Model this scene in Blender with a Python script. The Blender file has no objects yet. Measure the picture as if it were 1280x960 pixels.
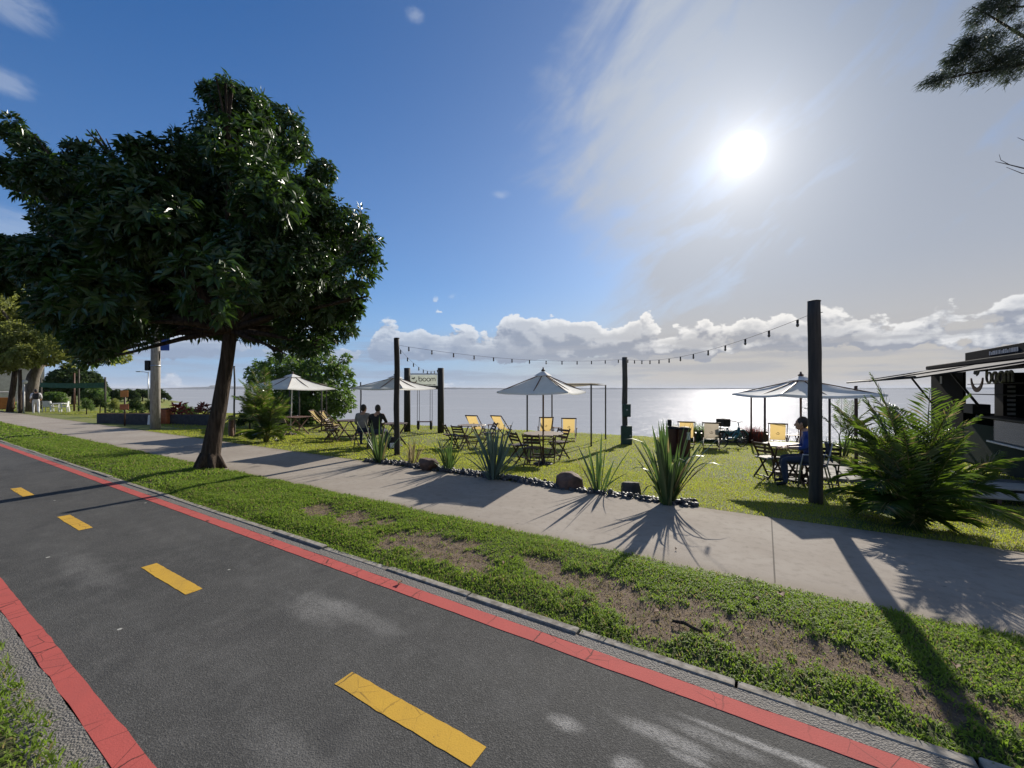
import bpy, math, random
import numpy as np
from mathutils import Vector, Matrix, Quaternion
R = math.radians
random.seed(7); rng = np.random.default_rng(11)
sc = bpy.context.scene
col = sc.collection

# ------------------------------------------------------------------ camera, world, sun, exposure
CAM_H, FPX, HY = 1.72, 513.0, 486.5
cam = bpy.data.cameras.new('camera'); camo = bpy.data.objects.new('camera', cam); col.objects.link(camo)
camo.location = (0, 0, CAM_H); camo.rotation_euler = (R(90), 0, 0)
cam.sensor_width = 36; cam.lens = 36 * FPX / 1280; cam.shift_y = 6.5 / 1280
cam.clip_start = .05; cam.clip_end = 60000
sc.camera = camo
SUN_AZ, SUN_EL = math.atan2(288, 513), math.atan2(293.5, math.hypot(513, 288))   # azimuth from +Y towards +X
SUN = Vector((math.cos(SUN_EL) * math.sin(SUN_AZ), math.cos(SUN_EL) * math.cos(SUN_AZ), math.sin(SUN_EL)))
sl = bpy.data.lights.new('sun', 'SUN'); sl.energy = 4.2; sl.angle = R(.53); sl.color = (1, .93, .82)
so = bpy.data.objects.new('sun', sl); col.objects.link(so)
so.rotation_euler = (-SUN).to_track_quat('-Z', 'Y').to_euler(); so.location = SUN * 50
sc.view_settings.view_transform = 'Standard'; sc.view_settings.look = 'None'
sc.view_settings.exposure = .75; sc.view_settings.gamma = 1; sc.view_settings.use_curve_mapping = False
sc.cycles.use_denoising = True; sc.cycles.max_bounces = 8; sc.cycles.transparent_max_bounces = 12
sc.cycles.sample_clamp_indirect = 6; sc.cycles.caustics_reflective = False; sc.cycles.caustics_refractive = False

class X:
    """tiny expression wrapper round math nodes"""
    nt = None
    def __init__(s, v): s.v = v
    @staticmethod
    def w(v): return v if isinstance(v, X) else X(v)
    @staticmethod
    def m(op, *a, clamp=False):
        n = X.nt.nodes.new('ShaderNodeMath'); n.operation = op; n.use_clamp = clamp
        for i, q in enumerate(a):
            q = q.v if isinstance(q, X) else q
            if isinstance(q, (int, float)): n.inputs[i].default_value = q
            else: X.nt.links.new(q, n.inputs[i])
        return X(n.outputs[0])
    def __add__(s, o): return X.m('ADD', s, o)
    __radd__ = __add__
    def __sub__(s, o): return X.m('SUBTRACT', s, o)
    def __rsub__(s, o): return X.m('SUBTRACT', o, s)
    def __mul__(s, o): return X.m('MULTIPLY', s, o)
    __rmul__ = __mul__
    def __truediv__(s, o): return X.m('DIVIDE', s, o)
    def __rtruediv__(s, o): return X.m('DIVIDE', o, s)
    def __pow__(s, o): return X.m('POWER', s, o)
def sstep(a, b, x):
    n = X.nt.nodes.new('ShaderNodeMapRange'); n.interpolation_type = 'SMOOTHSTEP'
    for i, q in enumerate((x, a, b)):
        q = q.v if isinstance(q, X) else q
        if isinstance(q, (int, float)): n.inputs[i].default_value = q
        else: X.nt.links.new(q, n.inputs[i])
    return X(n.outputs[0])
def comb(x, y, z=0.):
    n = X.nt.nodes.new('ShaderNodeCombineXYZ')
    for i, q in enumerate((x, y, z)):
        q = q.v if isinstance(q, X) else q
        if isinstance(q, (int, float)): n.inputs[i].default_value = q
        else: X.nt.links.new(q, n.inputs[i])
    return n.outputs[0]
def noise(vec, scale=1., detail=4., rough=.5, dist=0.):
    n = X.nt.nodes.new('ShaderNodeTexNoise'); n.inputs['Scale'].default_value = scale
    n.inputs['Detail'].default_value = detail; n.inputs['Roughness'].default_value = rough; n.inputs['Distortion'].default_value = dist
    if vec is not None: X.nt.links.new(vec, n.inputs['Vector'])
    return X(n.outputs['Fac'])
def mixc(f, a, b, mode='MIX'):
    n = X.nt.nodes.new('ShaderNodeMix'); n.data_type = 'RGBA'; n.blend_type = mode
    for i, q in ((0, f), (6, a), (7, b)):
        q = q.v if isinstance(q, X) else q
        if isinstance(q, (int, float)): n.inputs[i].default_value = q
        elif isinstance(q, tuple): n.inputs[i].default_value = (*q[:3], 1)
        else: X.nt.links.new(q, n.inputs[i])
    return X(n.outputs[2])

def build_world():
    w = bpy.data.worlds.new('World'); sc.world = w; w.use_nodes = True
    nt = w.node_tree; nt.nodes.clear(); X.nt = nt
    out = nt.nodes.new('ShaderNodeOutputWorld'); bg = nt.nodes.new('ShaderNodeBackground')
    nt.links.new(bg.outputs[0], out.inputs[0]); bg.inputs[1].default_value = .1
    sky = nt.nodes.new('ShaderNodeTexSky'); sky.sky_type = 'NISHITA'; sky.sun_disc = False
    sky.sun_elevation = SUN_EL; sky.sun_rotation = SUN_AZ; sky.altitude = 10
    sky.air_density = 1.0; sky.dust_density = .35; sky.ozone_density = 2.2
    tc = nt.nodes.new('ShaderNodeTexCoord'); sp = nt.nodes.new('ShaderNodeSeparateXYZ'); nt.links.new(tc.outputs['Generated'], sp.inputs[0])
    x, y, z = (X(sp.outputs[i]) for i in range(3))
    az = X.m('ARCTAN2', x, y); el = X.m('ARCSINE', X.m('MINIMUM', X.m('MAXIMUM', z, -1.), 1.))
    dt = nt.nodes.new('ShaderNodeVectorMath'); dt.operation = 'DOT_PRODUCT'; dt.inputs[1].default_value = SUN
    nt.links.new(tc.outputs['Generated'], dt.inputs[0]); d = X(dt.outputs['Value'])
    th = X.m('ARCCOSINE', X.m('MINIMUM', d, .999999))
    S = 10.
    base = mixc(1., X(sky.outputs[0]), mixc(sstep(1.25, .35, th), (.17, .45, .74), (.36, .47, .62)), 'MULTIPLY')
    base = mixc(sstep(.75, .1, el) * .22, base, (.20 * S, .25 * S, .33 * S))
    # thin veil of high cloud on the sun's side
    fb = noise(comb(az * 2.2, el * 3.2, 1.3), 1.6, 7, .55, .5)
    fb2 = noise(comb(az * 3 + el * 2.4, el * 11 - az * 7, 4.), 1.3, 8, .6, .5)
    vx = az - .02 - .75 * X.m('MINIMUM', X.m('ABSOLUTE', el - .53), .17 + el * .45) + (fb - .5) * .30 + (fb2 - .5) * .22
    veil = sstep(-.05, .19, vx) * (.38 + (fb - .35) * .9 + (fb2 - .3) * .95)
    veil = X.m('MINIMUM', veil + sstep(.12, .75, az - (fb - .5) * .2) * (.24 + (fb2 - .5) * 1.0) + sstep(-.2, .6, az) * sstep(.5, .05, el) * .25, .90)
    vcol = mixc(sstep(.0, .75, el), (.272 * S, .280 * S, .300 * S), mixc(sstep(.30, .85, az), (.285 * S, .315 * S, .365 * S), (.150 * S, .185 * S, .245 * S)))
    c = mixc(veil, base, vcol)
    # pale band towards the horizon
    hz = sstep(.26, .0, el)
    hcol = mixc(sstep(-.3, .45, az), (.20 * S, .28 * S, .42 * S), (.345 * S, .315 * S, .28 * S))
    c = mixc(hz * .82, c, hcol)
    # cumulus bank low over the water: evaluated twice, the second time towards the sun, for bright rims
    def bank(da, de):
        a2, e2 = az + da, el + de
        n1 = noise(comb(a2 * 12.0, e2 * 17., 7.7), 1.25, 9, .53, .12)
        n0 = noise(comb(a2 * 2.6, e2 * 1.2, 2.1), 1.5, 2, .5)
        top = .105 + .058 * sstep(-.40, .12, az) + (n0 - .5) * .16 - sstep(.42, .9, az) * .035
        up = sstep(top + .045, top - .035, e2) ; lo = sstep(.045, .095, e2)
        return n1 + up * lo * .42 - .675 - sstep(.12, .50, az) * .07 + sstep(.15, -.45, az) * .035
    b0 = bank(0, 0); b1 = bank(.006, .016)
    m1 = sstep(.0, .045, b0) * sstep(.232, .19, el)
    rim = X.m('MINIMUM', X.m('MAXIMUM', (b0 - b1) * 7.5 + .34, 0.), 1.)
    thick = sstep(.05, .24, b0)
    sunny = sstep(.95, .1, th)
    bright = mixc(sunny, (.40 * S, .44 * S, .50 * S), (.60 * S, .575 * S, .54 * S))
    dark = mixc(sunny, (.150 * S, .190 * S, .27 * S), (.21 * S, .215 * S, .235 * S))
    bcol = mixc(rim * (1. - thick * .55), dark, bright)
    c = mixc(m1 * .93, c, bcol)
    # streaky layers under the bank
    st = noise(comb(az * 3.0, el * 34., 3.), 1.5, 6, .55, .2)
    ms = sstep(.44, .62, st + sstep(.3, -.2, az) * .04) * sstep(.005, .03, el) * sstep(.15, .08, el)
    c = mixc(ms * .75, c, mixc(sunny, (.18 * S, .23 * S, .32 * S), (.28 * S, .265 * S, .25 * S)))
    # a few small scraps of cloud in the blue
    sc1 = noise(comb(az * 14 + el * 8, el * 30, 9.1), 1., 8, .62, .4)
    scr = None
    for (px, py, ra, re) in ((15, 5, .06, .03), (8, 103, .045, .022), (518, 18, .028, .016), (5, 285, .06, .045), (628, 243, .03, .012)):
        a0 = math.atan2(px - 640, FPX); e0 = math.atan2(HY - py, math.hypot(FPX, px - 640))
        q = X.m('EXPONENT', -1. * (((az - a0) / ra) ** 2. + ((el - e0) / re) ** 2.))
        q = sstep(.35, 1.0, q * sc1 * 2.0)
        scr = q if scr is None else X.m('MAXIMUM', scr, q)
    c = mixc(scr * .32, c, (.36 * S, .40 * S, .46 * S))
    # the sun seen through the veil, and its aureole
    core = sstep(.040, .018, th) * (1.6 * S)
    gl = 1. / (1. + (th / .042) ** 2.) * (.42 * S) + X.m('EXPONENT', -1. * (th / .19) ** 2.) * (.10 * S)
    glow = mixc(1., mixc(1., (0, 0, 0), (1, .955, .90)), comb(core + gl, core + gl, core + gl), 'MULTIPLY')
    c = mixc(1., c, glow, 'ADD')
    # under the horizon: dull ground tone
    c = mixc(sstep(.0, -.02, el), c, (.9, .95, .9))
    nt.links.new(c.v, bg.inputs[0])
build_world()

# ------------------------------------------------------------------ frame of the promenade: s runs along it, v runs from the path to the lake
PHI = math.atan2(-.524, .852)
RV, NV = Vector((math.cos(PHI), math.sin(PHI), 0)), Vector((-math.sin(PHI), math.cos(PHI), 0))
def P(s, v, z=0.): return RV * s + NV * v + Vector((0, 0, z))
def SV(x, y): return x * RV.x + y * RV.y, x * NV.x + y * NV.y
def shore(s): return np.interp(s, [-160, -95, -78, -60, -15, -9, -3, 1.2, 8, 400], [51, 31.5, 23, 18.4, 18.1, 19.0, 19.4, 20.5, 21.6, 22])
def ground_z(s, v):
    z = np.interp(v, [-300, 6.45, 6.55, 7.6, 9, 11, 16, 18.5], [-.06, -.06, -.01, -.06, -.12, -.21, -.38, -.45])
    return z - np.interp(np.asarray(v) - shore(s), [0, .3, 1.6, 3.5], [0, .12, 1.0, 2.2])
def on_ground(px, py):                                        # point of the ground a photograph pixel falls on
    z = 0.
    for _ in range(12):
        Y = (CAM_H - z) * FPX / (py - HY); Xx = (px - 640) / FPX * Y
        s, v = SV(Xx, Y); z = float(max(ground_z(s, v), -.5)) if v > 6.5 else 0.
    return Vector((Xx, Y, z))
def stand(px, Y, dz=0.):                                      # a point at depth Y on the ground under image column px
    Xx = (px - 640) / FPX * Y; s, v = SV(Xx, Y)
    return Vector((Xx, Y, (float(ground_z(s, v)) if v > 6.5 else 0.) + dz))
def aloft(px, py, Y): return Vector(((px - 640) / FPX * Y, Y, CAM_H + (HY - py) / FPX * Y))

# ------------------------------------------------------------------ materials
MATS = {}
def mat_new(name):
    m = bpy.data.materials.new(name); m.use_nodes = True; X.nt = m.node_tree
    b = m.node_tree.nodes['Principled BSDF']; MATS[name] = m
    return m, m.node_tree, b
def setc(nt, sock, v):
    v = v.v if isinstance(v, X) else v
    if isinstance(v, tuple): sock.default_value = (*v[:3], 1)
    elif isinstance(v, (int, float)): sock.default_value = v
    else: nt.links.new(v, sock)
def bump(nt, b, h, strength=.5, dist=.01):
    n = nt.nodes.new('ShaderNodeBump'); n.inputs['Strength'].default_value = strength; n.inputs['Distance'].default_value = dist
    nt.links.new(h.v, n.inputs['Height']); nt.links.new(n.outputs[0], b.inputs['Normal'])
def objco(nt):
    return nt.nodes.new('ShaderNodeTexCoord').outputs['Object']
def sep(nt, v):
    n = nt.nodes.new('ShaderNodeSeparateXYZ'); nt.links.new(v, n.inputs[0]); return [X(n.outputs[i]) for i in range(3)]
def voro(nt, vec, scale, feature='F1', out='Distance', rnd=1.):
    n = nt.nodes.new('ShaderNodeTexVoronoi'); n.feature = feature; n.inputs['Scale'].default_value = scale
    n.inputs['Randomness'].default_value = rnd
    nt.links.new(vec, n.inputs['Vector']); return X(n.outputs[out])
def mat(name, c1, c2=None, rough=.7, scale=8., stretch=(1, 1, 1), bmp=0., metal=0., spec=.5, detail=5, bd=.01):
    m, nt, b = mat_new(name)
    oc = objco(nt); mp = nt.nodes.new('ShaderNodeMapping'); mp.inputs['Scale'].default_value = stretch; nt.links.new(oc, mp.inputs[0])
    n = noise(mp.outputs[0], scale, detail, .6)
    if c2 is None: c2 = tuple(k * .72 for k in c1)
    setc(nt, b.inputs['Base Color'], mixc(sstep(.32, .68, n), c1, c2))
    setc(nt, b.inputs['Roughness'], X.m('MINIMUM', n * .25 + (rough - .12), 1.)); b.inputs['Metallic'].default_value = metal
    b.inputs['Specular IOR Level'].default_value = spec
    if bmp: bump(nt, b, n, bmp, bd)
    return m
def leafmat(name, c1, c2, trans, rough=.42, tw=.35, spec=.4, straw=0.):
    """leaf: gloss on top, light passing through; every leaf its own tone"""
    m, nt, b = mat_new(name)
    g = nt.nodes.new('ShaderNodeNewGeometry'); r = X(g.outputs['Random Per Island'])
    big = noise(objco(nt), .9, 2, .5)
    f = X.m('MINIMUM', r * .75 + sstep(.35, .65, big) * .3, 1.)
    lc, tcol = mixc(f, c1, c2), mixc(f, trans, tuple(k * .7 for k in trans))
    if straw:
        q = X.m('FRACT', r * 37.7); q = sstep(1. - straw - .02, 1. - straw + .02, q + (noise(objco(nt), 2.2, 3, .6) - .5) * .35)
        lc, tcol = mixc(q, lc, (.26, .21, .095)), mixc(q, tcol, (.42, .34, .14))
    setc(nt, b.inputs['Base Color'], lc); b.inputs['Roughness'].default_value = rough
    b.inputs['Specular IOR Level'].default_value = spec
    t = nt.nodes.new('ShaderNodeBsdfTranslucent'); setc(nt, t.inputs[0], tcol)
    mx = nt.nodes.new('ShaderNodeMixShader'); mx.inputs[0].default_value = tw
    nt.links.new(b.outputs[0], mx.inputs[1]); nt.links.new(t.outputs[0], mx.inputs[2])
    nt.links.new(mx.outputs[0], nt.nodes['Material Output'].inputs[0])
    return m
def clothmat(name, c1, c2, tw=.35, trans=None, rough=.85, scale=3.):
    m, nt, b = mat_new(name)
    oc = objco(nt); n = noise(oc, scale, 6, .6); n2 = noise(oc, scale * 9, 3, .5)
    cc = mixc(sstep(.35, .72, n) * (.4 + n2 * .9), c1, c2)
    setc(nt, b.inputs['Base Color'], cc); b.inputs['Roughness'].default_value = rough; b.inputs['Specular IOR Level'].default_value = .2
    bump(nt, b, noise(oc, scale * 2.5, 3, .5), .35, .02)
    if tw:
        t = nt.nodes.new('ShaderNodeBsdfTranslucent'); setc(nt, t.inputs[0], cc if trans is None else trans)
        mx = nt.nodes.new('ShaderNodeMixShader'); mx.inputs[0].default_value = tw
        nt.links.new(b.outputs[0], mx.inputs[1]); nt.links.new(t.outputs[0], mx.inputs[2])
        nt.links.new(mx.outputs[0], nt.nodes['Material Output'].inputs[0])
    return m

def asphalt_mat():
    m, nt, b = mat_new('asphalt'); oc = objco(nt); s, v, _ = sep(nt, oc)
    big = noise(oc, .55, 5, .6, .3); mid = noise(oc, 5., 5, .65); fine = voro(nt, oc, 125.); fin2 = noise(oc, 130., 3, .65)
    c = mixc(sstep(.3, .75, big), (.044, .0435, .042), (.070, .0685, .065))
    c = mixc(sstep(.45, .8, mid) * .55, c, (.105, .102, .098))
    c = mixc(sstep(.50, .70, fin2) * .5, c, (.19, .185, .175)); c = mixc(sstep(.02, .30, fine) * .0 + sstep(.50, .2, fin2) * .6, c, (.018, .018, .019))
    # chalky worn patches where feet and wheels have carried mortar over the path
    for (s0, v0, a, bb, k) in ((-.88, 1.95, .13, .07, .8), (-.53, 1.87, .10, .08, .8), (-.42, 2.13, .32, .07, .7), (-.30, 2.06, .14, .03, .8), (-.05, 2.0, .14, .05, .75), (.02, 2.32, .5, .035, .9), (.35, 2.1, .2, .09, .6), (-.2, 2.24, .3, .06, .5), (-3.03, 1.95, .5, .22, .30), (-2.6, 2.05, .6, .12, .25), (-5.5, 1.2, .9, .2, .18), (-1.9, 1.1, .5, .12, .15)):
        q = X.m('EXPONENT', -1. * (((s - s0) / a) ** 2. + ((v - v0) / bb) ** 2.))
        c = mixc(sstep(.35, .95, q * (.45 + mid * 1.1)) * k * sstep(.30, .62, fin2 * .6 + noise(oc, 38., 3, .6) * .45), c, (.34, .33, .315))
    big2 = noise(oc, 1.3, 6, .65, .6); c = mixc(sstep(.52, .72, big2) * .5, c, (.030, .030, .031))
    wheel = X.m('EXPONENT', -1. * ((v - 1.15 + (big - .5) * .2) / .22) ** 2.) + X.m('EXPONENT', -1. * ((v - 2.0 + (big - .5) * .2) / .22) ** 2.); c = mixc(wheel * .25 * sstep(.3, .7, mid), c, (.105, .104, .10))
    ck = voro(nt, comb(s * .7 + (mid - .5) * .25, v + (mid - .5) * .25, 0.), 1.1, 'DISTANCE_TO_EDGE'); c = mixc(sstep(.010, .003, ck) * sstep(.6, .68, noise(oc, .6, 2, .5)) * .5, c, (.02, .02, .02))
    # rare light chips and leaf bits
    chip = voro(nt, oc, 2.3); c = mixc(sstep(.045, .03, chip) * .8, c, (.45, .44, .40))
    setc(nt, b.inputs['Base Color'], c); setc(nt, b.inputs['Roughness'], .75 + mid * .2); b.inputs['Specular IOR Level'].default_value = .22
    bump(nt, b, fine * .5 + fin2, .6, .006)
    return m
def paint_mat(name, c1, c2, under=(.06, .06, .06), wear=.5):
    m, nt, b = mat_new(name); oc = objco(nt)
    n = noise(oc, 6., 6, .65); f = noise(oc, 120., 3, .7); cr = voro(nt, oc, 6.5, 'DISTANCE_TO_EDGE'); jit = noise(oc, 14., 4, .6)
    s, v, _ = sep(nt, oc)
    c = mixc(n, c1, c2); c = mixc(sstep(.45, .75, f) * .35, c, tuple(k * .6 for k in c1))
    crack = sstep(.016, .004, cr + (jit - .5) * .02) * sstep(.42, .58, noise(oc, 1.7, 3, .5))
    # hairline cracks straight across
    per = X.m('FRACT', s * 2.6 + (jit - .5) * .12); cross = sstep(.018, .006, X.m('ABSOLUTE', per - .5)) * sstep(.4, .55, noise(oc, .9, 2, .5))
    c = mixc(X.m('MAXIMUM', crack, cross) * .85, c, (.035, .02, .018))
    c = mixc(sstep(.66 - wear * .12, .76, n * .55 + f * .55) * min(1., wear * 1.5), c, under)
    gr = noise(oc, 1.1, 5, .65, .4); c = mixc(sstep(.45, .75, gr) * .35, c, tuple(k * .45 + .03 for k in c1))
    setc(nt, b.inputs['Base Color'], c); b.inputs['Roughness'].default_value = .85; b.inputs['Specular IOR Level'].default_value = .2; bump(nt, b, f + n * .8, .3, .004)
    return m
def pavement_mat():
    m, nt, b = mat_new('pavement_concrete'); oc = objco(nt); s, v, _ = sep(nt, oc)
    n = noise(oc, .8, 6, .6, .4); n2 = noise(oc, 9., 5, .65); f = noise(oc, 160., 2, .6)
    c = mixc(sstep(.3, .7, n), (.285, .245, .205), (.345, .305, .26)); c = mixc(sstep(.45, .75, n2) * .55, c, (.195, .165, .135))
    c = mixc(sstep(.45, .75, f) * .35, c, (.20, .18, .16))
    spot = voro(nt, oc, 5.5); c = mixc(sstep(.09, .04, spot) * sstep(.5, .62, n2) * .7, c, (.10, .085, .06))
    fr = X.m('FRACT', (s - .08 + 400.) / 8.); fr = X.m('MINIMUM', fr, 1. - fr)
    c = mixc(sstep(.0011, .0006, fr) * .85, c, (.07, .06, .05))
    # trodden earth washed in from the verges
    edge = X.m('MAXIMUM', sstep(4.55, 4.24, v + (n2 - .5) * .4), sstep(6.25, 6.5, v + (n2 - .5) * .4))
    c = mixc(edge * .45, c, (.20, .165, .115))
    setc(nt, b.inputs['Base Color'], c); b.inputs['Roughness'].default_value = .9; b.inputs['Specular IOR Level'].default_value = .15; bump(nt, b, f + n2 * .6, .35, .006)
    return m
def aggregate_mat():
    m, nt, b = mat_new('exposed_aggregate'); oc = objco(nt)
    n = noise(oc, 3., 5, .6); a = voro(nt, oc, 95., 'F1', 'Distance') * .5 + noise(oc, 70., 4, .7) * .45
    c = mixc(sstep(.15, .5, a), (.34, .32, .295), (.12, .11, .10)); c = mixc(sstep(.4, .7, n) * .4, c, (.16, .145, .12))
    setc(nt, b.inputs['Base Color'], c); b.inputs['Roughness'].default_value = .85; bump(nt, b, 1. - a, 1., .012)
    return m
def verge_mat():
    m, nt, b = mat_new('verge_soil'); oc = objco(nt)
    at = nt.nodes.new('ShaderNodeAttribute'); at.attribute_name = 'bare'; ba = X(at.outputs['Fac'])
    n = noise(oc, 7., 7, .65); f = noise(oc, 60., 4, .7)
    soil = mixc(sstep(.3, .7, n), (.20, .140, .095), (.115, .078, .052)); soil = mixc(sstep(.5, .75, f) * .5, soil, (.23, .17, .115))
    th = mixc(f, (.045, .06, .014), (.085, .085, .03))
    setc(nt, b.inputs['Base Color'], mixc(sstep(.25, .6, ba + (n - .5) * .4), th, soil)); b.inputs['Roughness'].default_value = .95
    bump(nt, b, n * 1.2 + f, .9, .03)
    return m
def lawn_mat():
    m, nt, b = mat_new('lawn_ground'); oc = objco(nt); s, v, _ = sep(nt, oc)
    n = noise(oc, .5, 5, .6, .5); n2 = noise(oc, 5., 6, .7); f = noise(oc, 45., 4, .7)
    c = mixc(sstep(.35, .65, n), (.125, .155, .022), (.18, .18, .038)); c = mixc(sstep(.5, .75, n2) * .5, c, (.145, .125, .045))
    c = mixc(sstep(.4, .7, f) * .6, c, (.035, .058, .010))
    under = sstep(6.6, 6.4, v); c = mixc(under, c, (.10, .08, .05))
    setc(nt, b.inputs['Base Color'], c); b.inputs['Roughness'].default_value = .95; bump(nt, b, n2 + f, .8, .03)
    return m
def water_mat():
    m, nt, b = mat_new('lake_water')
    oc = objco(nt); mp = nt.nodes.new('ShaderNodeMapping'); mp.inputs['Scale'].default_value = (.55, 1., 1); mp.inputs['Rotation'].default_value = (0, 0, R(12)); nt.links.new(oc, mp.inputs[0])
    n1 = noise(mp.outputs[0], 3.2, 4, .6, .3); n2 = noise(mp.outputs[0], .45, 3, .55); n3 = noise(mp.outputs[0], .02, 4, .6)
    patch = noise(mp.outputs[0], .008, 5, .6, 1.)
    # silty river water: body colour paled to replace lost sky reflection, wind-roughened surface
    setc(nt, b.inputs['Base Color'], mixc(patch, (.40, .425, .465), (.48, .49, .51))); b.inputs['Roughness'].default_value = .9; b.inputs['Specular IOR Level'].default_value = 0.
    g = nt.nodes.new('ShaderNodeBsdfGlossy'); g.inputs['Color'].default_value = (.16, .16, .17, 1); setc(nt, g.inputs['Roughness'], .22 + patch * .10)
    bn = nt.nodes.new('ShaderNodeBump'); bn.inputs['Strength'].default_value = 1.; bn.inputs['Distance'].default_value = .30; nt.links.new((n1 * .45 + n2 * 1.3).v, bn.inputs['Height']); nt.links.new(bn.outputs[0], g.inputs['Normal'])
    fr = nt.nodes.new('ShaderNodeFresnel'); fr.inputs[0].default_value = 1.33; nt.links.new(bn.outputs[0], fr.inputs[1])
    mx = nt.nodes.new('ShaderNodeMixShader'); setc(nt, mx.inputs[0], X.m('MINIMUM', X(fr.outputs[0]) * .6 + .03, .32)); nt.links.new(b.outputs[0], mx.inputs[1]); nt.links.new(g.outputs[0], mx.inputs[2]); nt.links.new(mx.outputs[0], nt.nodes['Material Output'].inputs[0])
    return m
asphalt_mat(); pavement_mat(); aggregate_mat(); verge_mat(); lawn_mat(); water_mat()
paint_mat('red_paint', (.46, .098, .083), (.37, .078, .068), (.11, .07, .065), .35)
paint_mat('yellow_paint', (.56, .34, .045), (.48, .28, .04), (.08, .07, .05), .45)
mat('kerb_concrete', (.33, .305, .27), (.16, .145, .12), .95, 14, bmp=.9, spec=.1)
mat('bark', (.030, .022, .017), (.085, .064, .048), .95, 6, (3.5, 3.5, .5), 1.0, bd=.05, spec=.15)
mat('pale_bark', (.17, .15, .125), (.09, .075, .06), .95, 5, (2, 2, .5), .8)
mat('pole_wood', (.045, .036, .030), (.085, .066, .052), .85, 6, (4, 4, .35), .8)
mat('grey_wood', (.10, .09, .078), (.06, .052, .045), .85, 8, (5, 5, .5), .5)
mat('black_wood', (.018, .015, .014), (.04, .033, .03), .8, 6, (4, 4, .4), .6)
mat('brown_wood', (.13, .055, .030), (.075, .032, .018), .55, 10, (1, 1, 1), .3)
mat('dark_wood', (.060, .030, .020), (.095, .050, .032), .6, 10, (1, 1, 1), .3)
mat('table_wood', (.30, .23, .16), (.20, .145, .095), .5, 14, (1, 6, 1), .2)
mat('white_paint', (.75, .74, .72), (.58, .57, .55), .45, 6)
mat('white_plastic', (.78, .78, .77), (.66, .66, .66), .4, 4)
mat('black_metal', (.012, .012, .014), (.024, .023, .023), .65, 9, spec=.25)
mat('black_panel', (.006, .007, .010), (.012, .013, .016), .9, 3, bmp=.1, spec=.06)
mat('dark_green_panel', (.014, .028, .027), (.022, .040, .036), .85, 3, bmp=.1, spec=.15)
mat('steel', (.42, .43, .44), (.30, .31, .32), .38, 8, metal=.85)
mat('concrete_pole', (.40, .37, .335), (.27, .245, .215), .9, 7, (3, 3, .6), .4)
mat('stone_dark', (.030, .028, .030), (.075, .070, .070), .55, 18, bmp=.6)
mat('boulder_brown', (.15, .085, .060), (.060, .036, .028), .85, 5, bmp=1.)
mat('boulder_grey', (.10, .082, .072), (.050, .041, .036), .85, 6, bmp=1.)
mat('terracotta', (.42, .14, .05), (.30, .09, .035), .7, 5)
mat('maroon', (.075, .022, .020), (.045, .014, .013), .55, 5)
mat('box_green', (.018, .060, .045), (.012, .04, .03), .5, 5)
mat('sign_blue', (.010, .055, .33), (.008, .04, .24), .4, 4)
mat('sign_orange', (.52, .20, .035), (.40, .15, .03), .5, 4)
mat('teal_paint', (.012, .16, .19), (.01, .11, .14), .35, 4)
mat('rubber', (.012, .012, .012), (.02, .02, .02), .8, 10)
mat('planter_stone', (.055, .055, .062), (.035, .035, .04), .85, 5, bmp=.5)
mat('paving_stone', (.22, .205, .185), (.13, .12, .11), .85, 4, bmp=.5)
mat('plank_pale', (.42, .38, .32), (.30, .265, .22), .7, 5, (1, 8, 1), .3)
mat('net_green', (.010, .11, .075), (.008, .075, .05), .8, 4)
mat('sign_board', (.56, .56, .53), (.46, .46, .44), .6, 5)
mat('lettering_dark', (.030, .036, .030), (.045, .05, .045), .6, 5)
mat('logo_brown', (.17, .085, .035), (.13, .06, .025), .6, 5)
mat('lettering_pale', (.34, .34, .36), (.24, .24, .26), .6, 30)
mat('skin', (.50, .29, .20), (.44, .25, .17), .55, 9)
mat('hair', (.012, .009, .008), (.025, .018, .014), .5, 30, (4, 4, 1), .5)
mat('cloth_black', (.014, .014, .016), (.024, .024, .027), .9, 12, bmp=.3)
mat('cloth_grey', (.30, .28, .265), (.22, .205, .195), .9, 9, bmp=.3)
mat('cloth_white', (.72, .70, .72), (.56, .55, .58), .9, 6, bmp=.3)
mat('cloth_blue', (.020, .055, .26), (.012, .032, .16), .8, 6, bmp=.3)
mat('denim', (.025, .035, .07), (.04, .052, .09), .9, 12, bmp=.3)
mat('cloth_khaki', (.26, .21, .145), (.20, .16, .11), .9, 9, bmp=.3)
mat('far_shore', (.030, .045, .040), (.050, .066, .060), .95, .004)
mat('house_wall', (.55, .52, .47), (.44, .41, .37), .85, 2)
mat('house_roof', (.24, .10, .06), (.16, .07, .045), .85, 3)
mat('bulb_glass', (.10, .09, .075), (.06, .055, .045), .15, 5)
mat('dry_leaf', (.17, .09, .045), (.10, .05, .03), .8, 12)
m, nt, b = mat_new('glass_front'); b.inputs['Base Color'].default_value = (.06, .08, .075, 1); b.inputs['Roughness'].default_value = .08; b.inputs['Alpha'].default_value = .55
clothmat('umbrella_cloth', (.88, .87, .85), (.78, .765, .74), .32)
clothmat('shade_cloth', (.46, .40, .32), (.36, .31, .245), .4)
clothmat('canvas_yellow', (.62, .47, .20), (.50, .37, .15), .45, (.74, .54, .22))
clothmat('awning_cloth', (.10, .10, .11), (.07, .07, .08), .05)
clothmat('sign_acrylic', (.72, .74, .70), (.62, .64, .60), .6)
leafmat('tree_leaf', (.018, .047, .012), (.042, .088, .020), (.085, .17, .02), .38, .24, .5)
leafmat('shrub_leaf', (.045, .095, .022), (.10, .15, .04), (.20, .34, .05), .5, .4)
leafmat('lacy_leaf', (.08, .12, .03), (.18, .20, .06), (.42, .46, .10), .6, .5)
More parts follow.
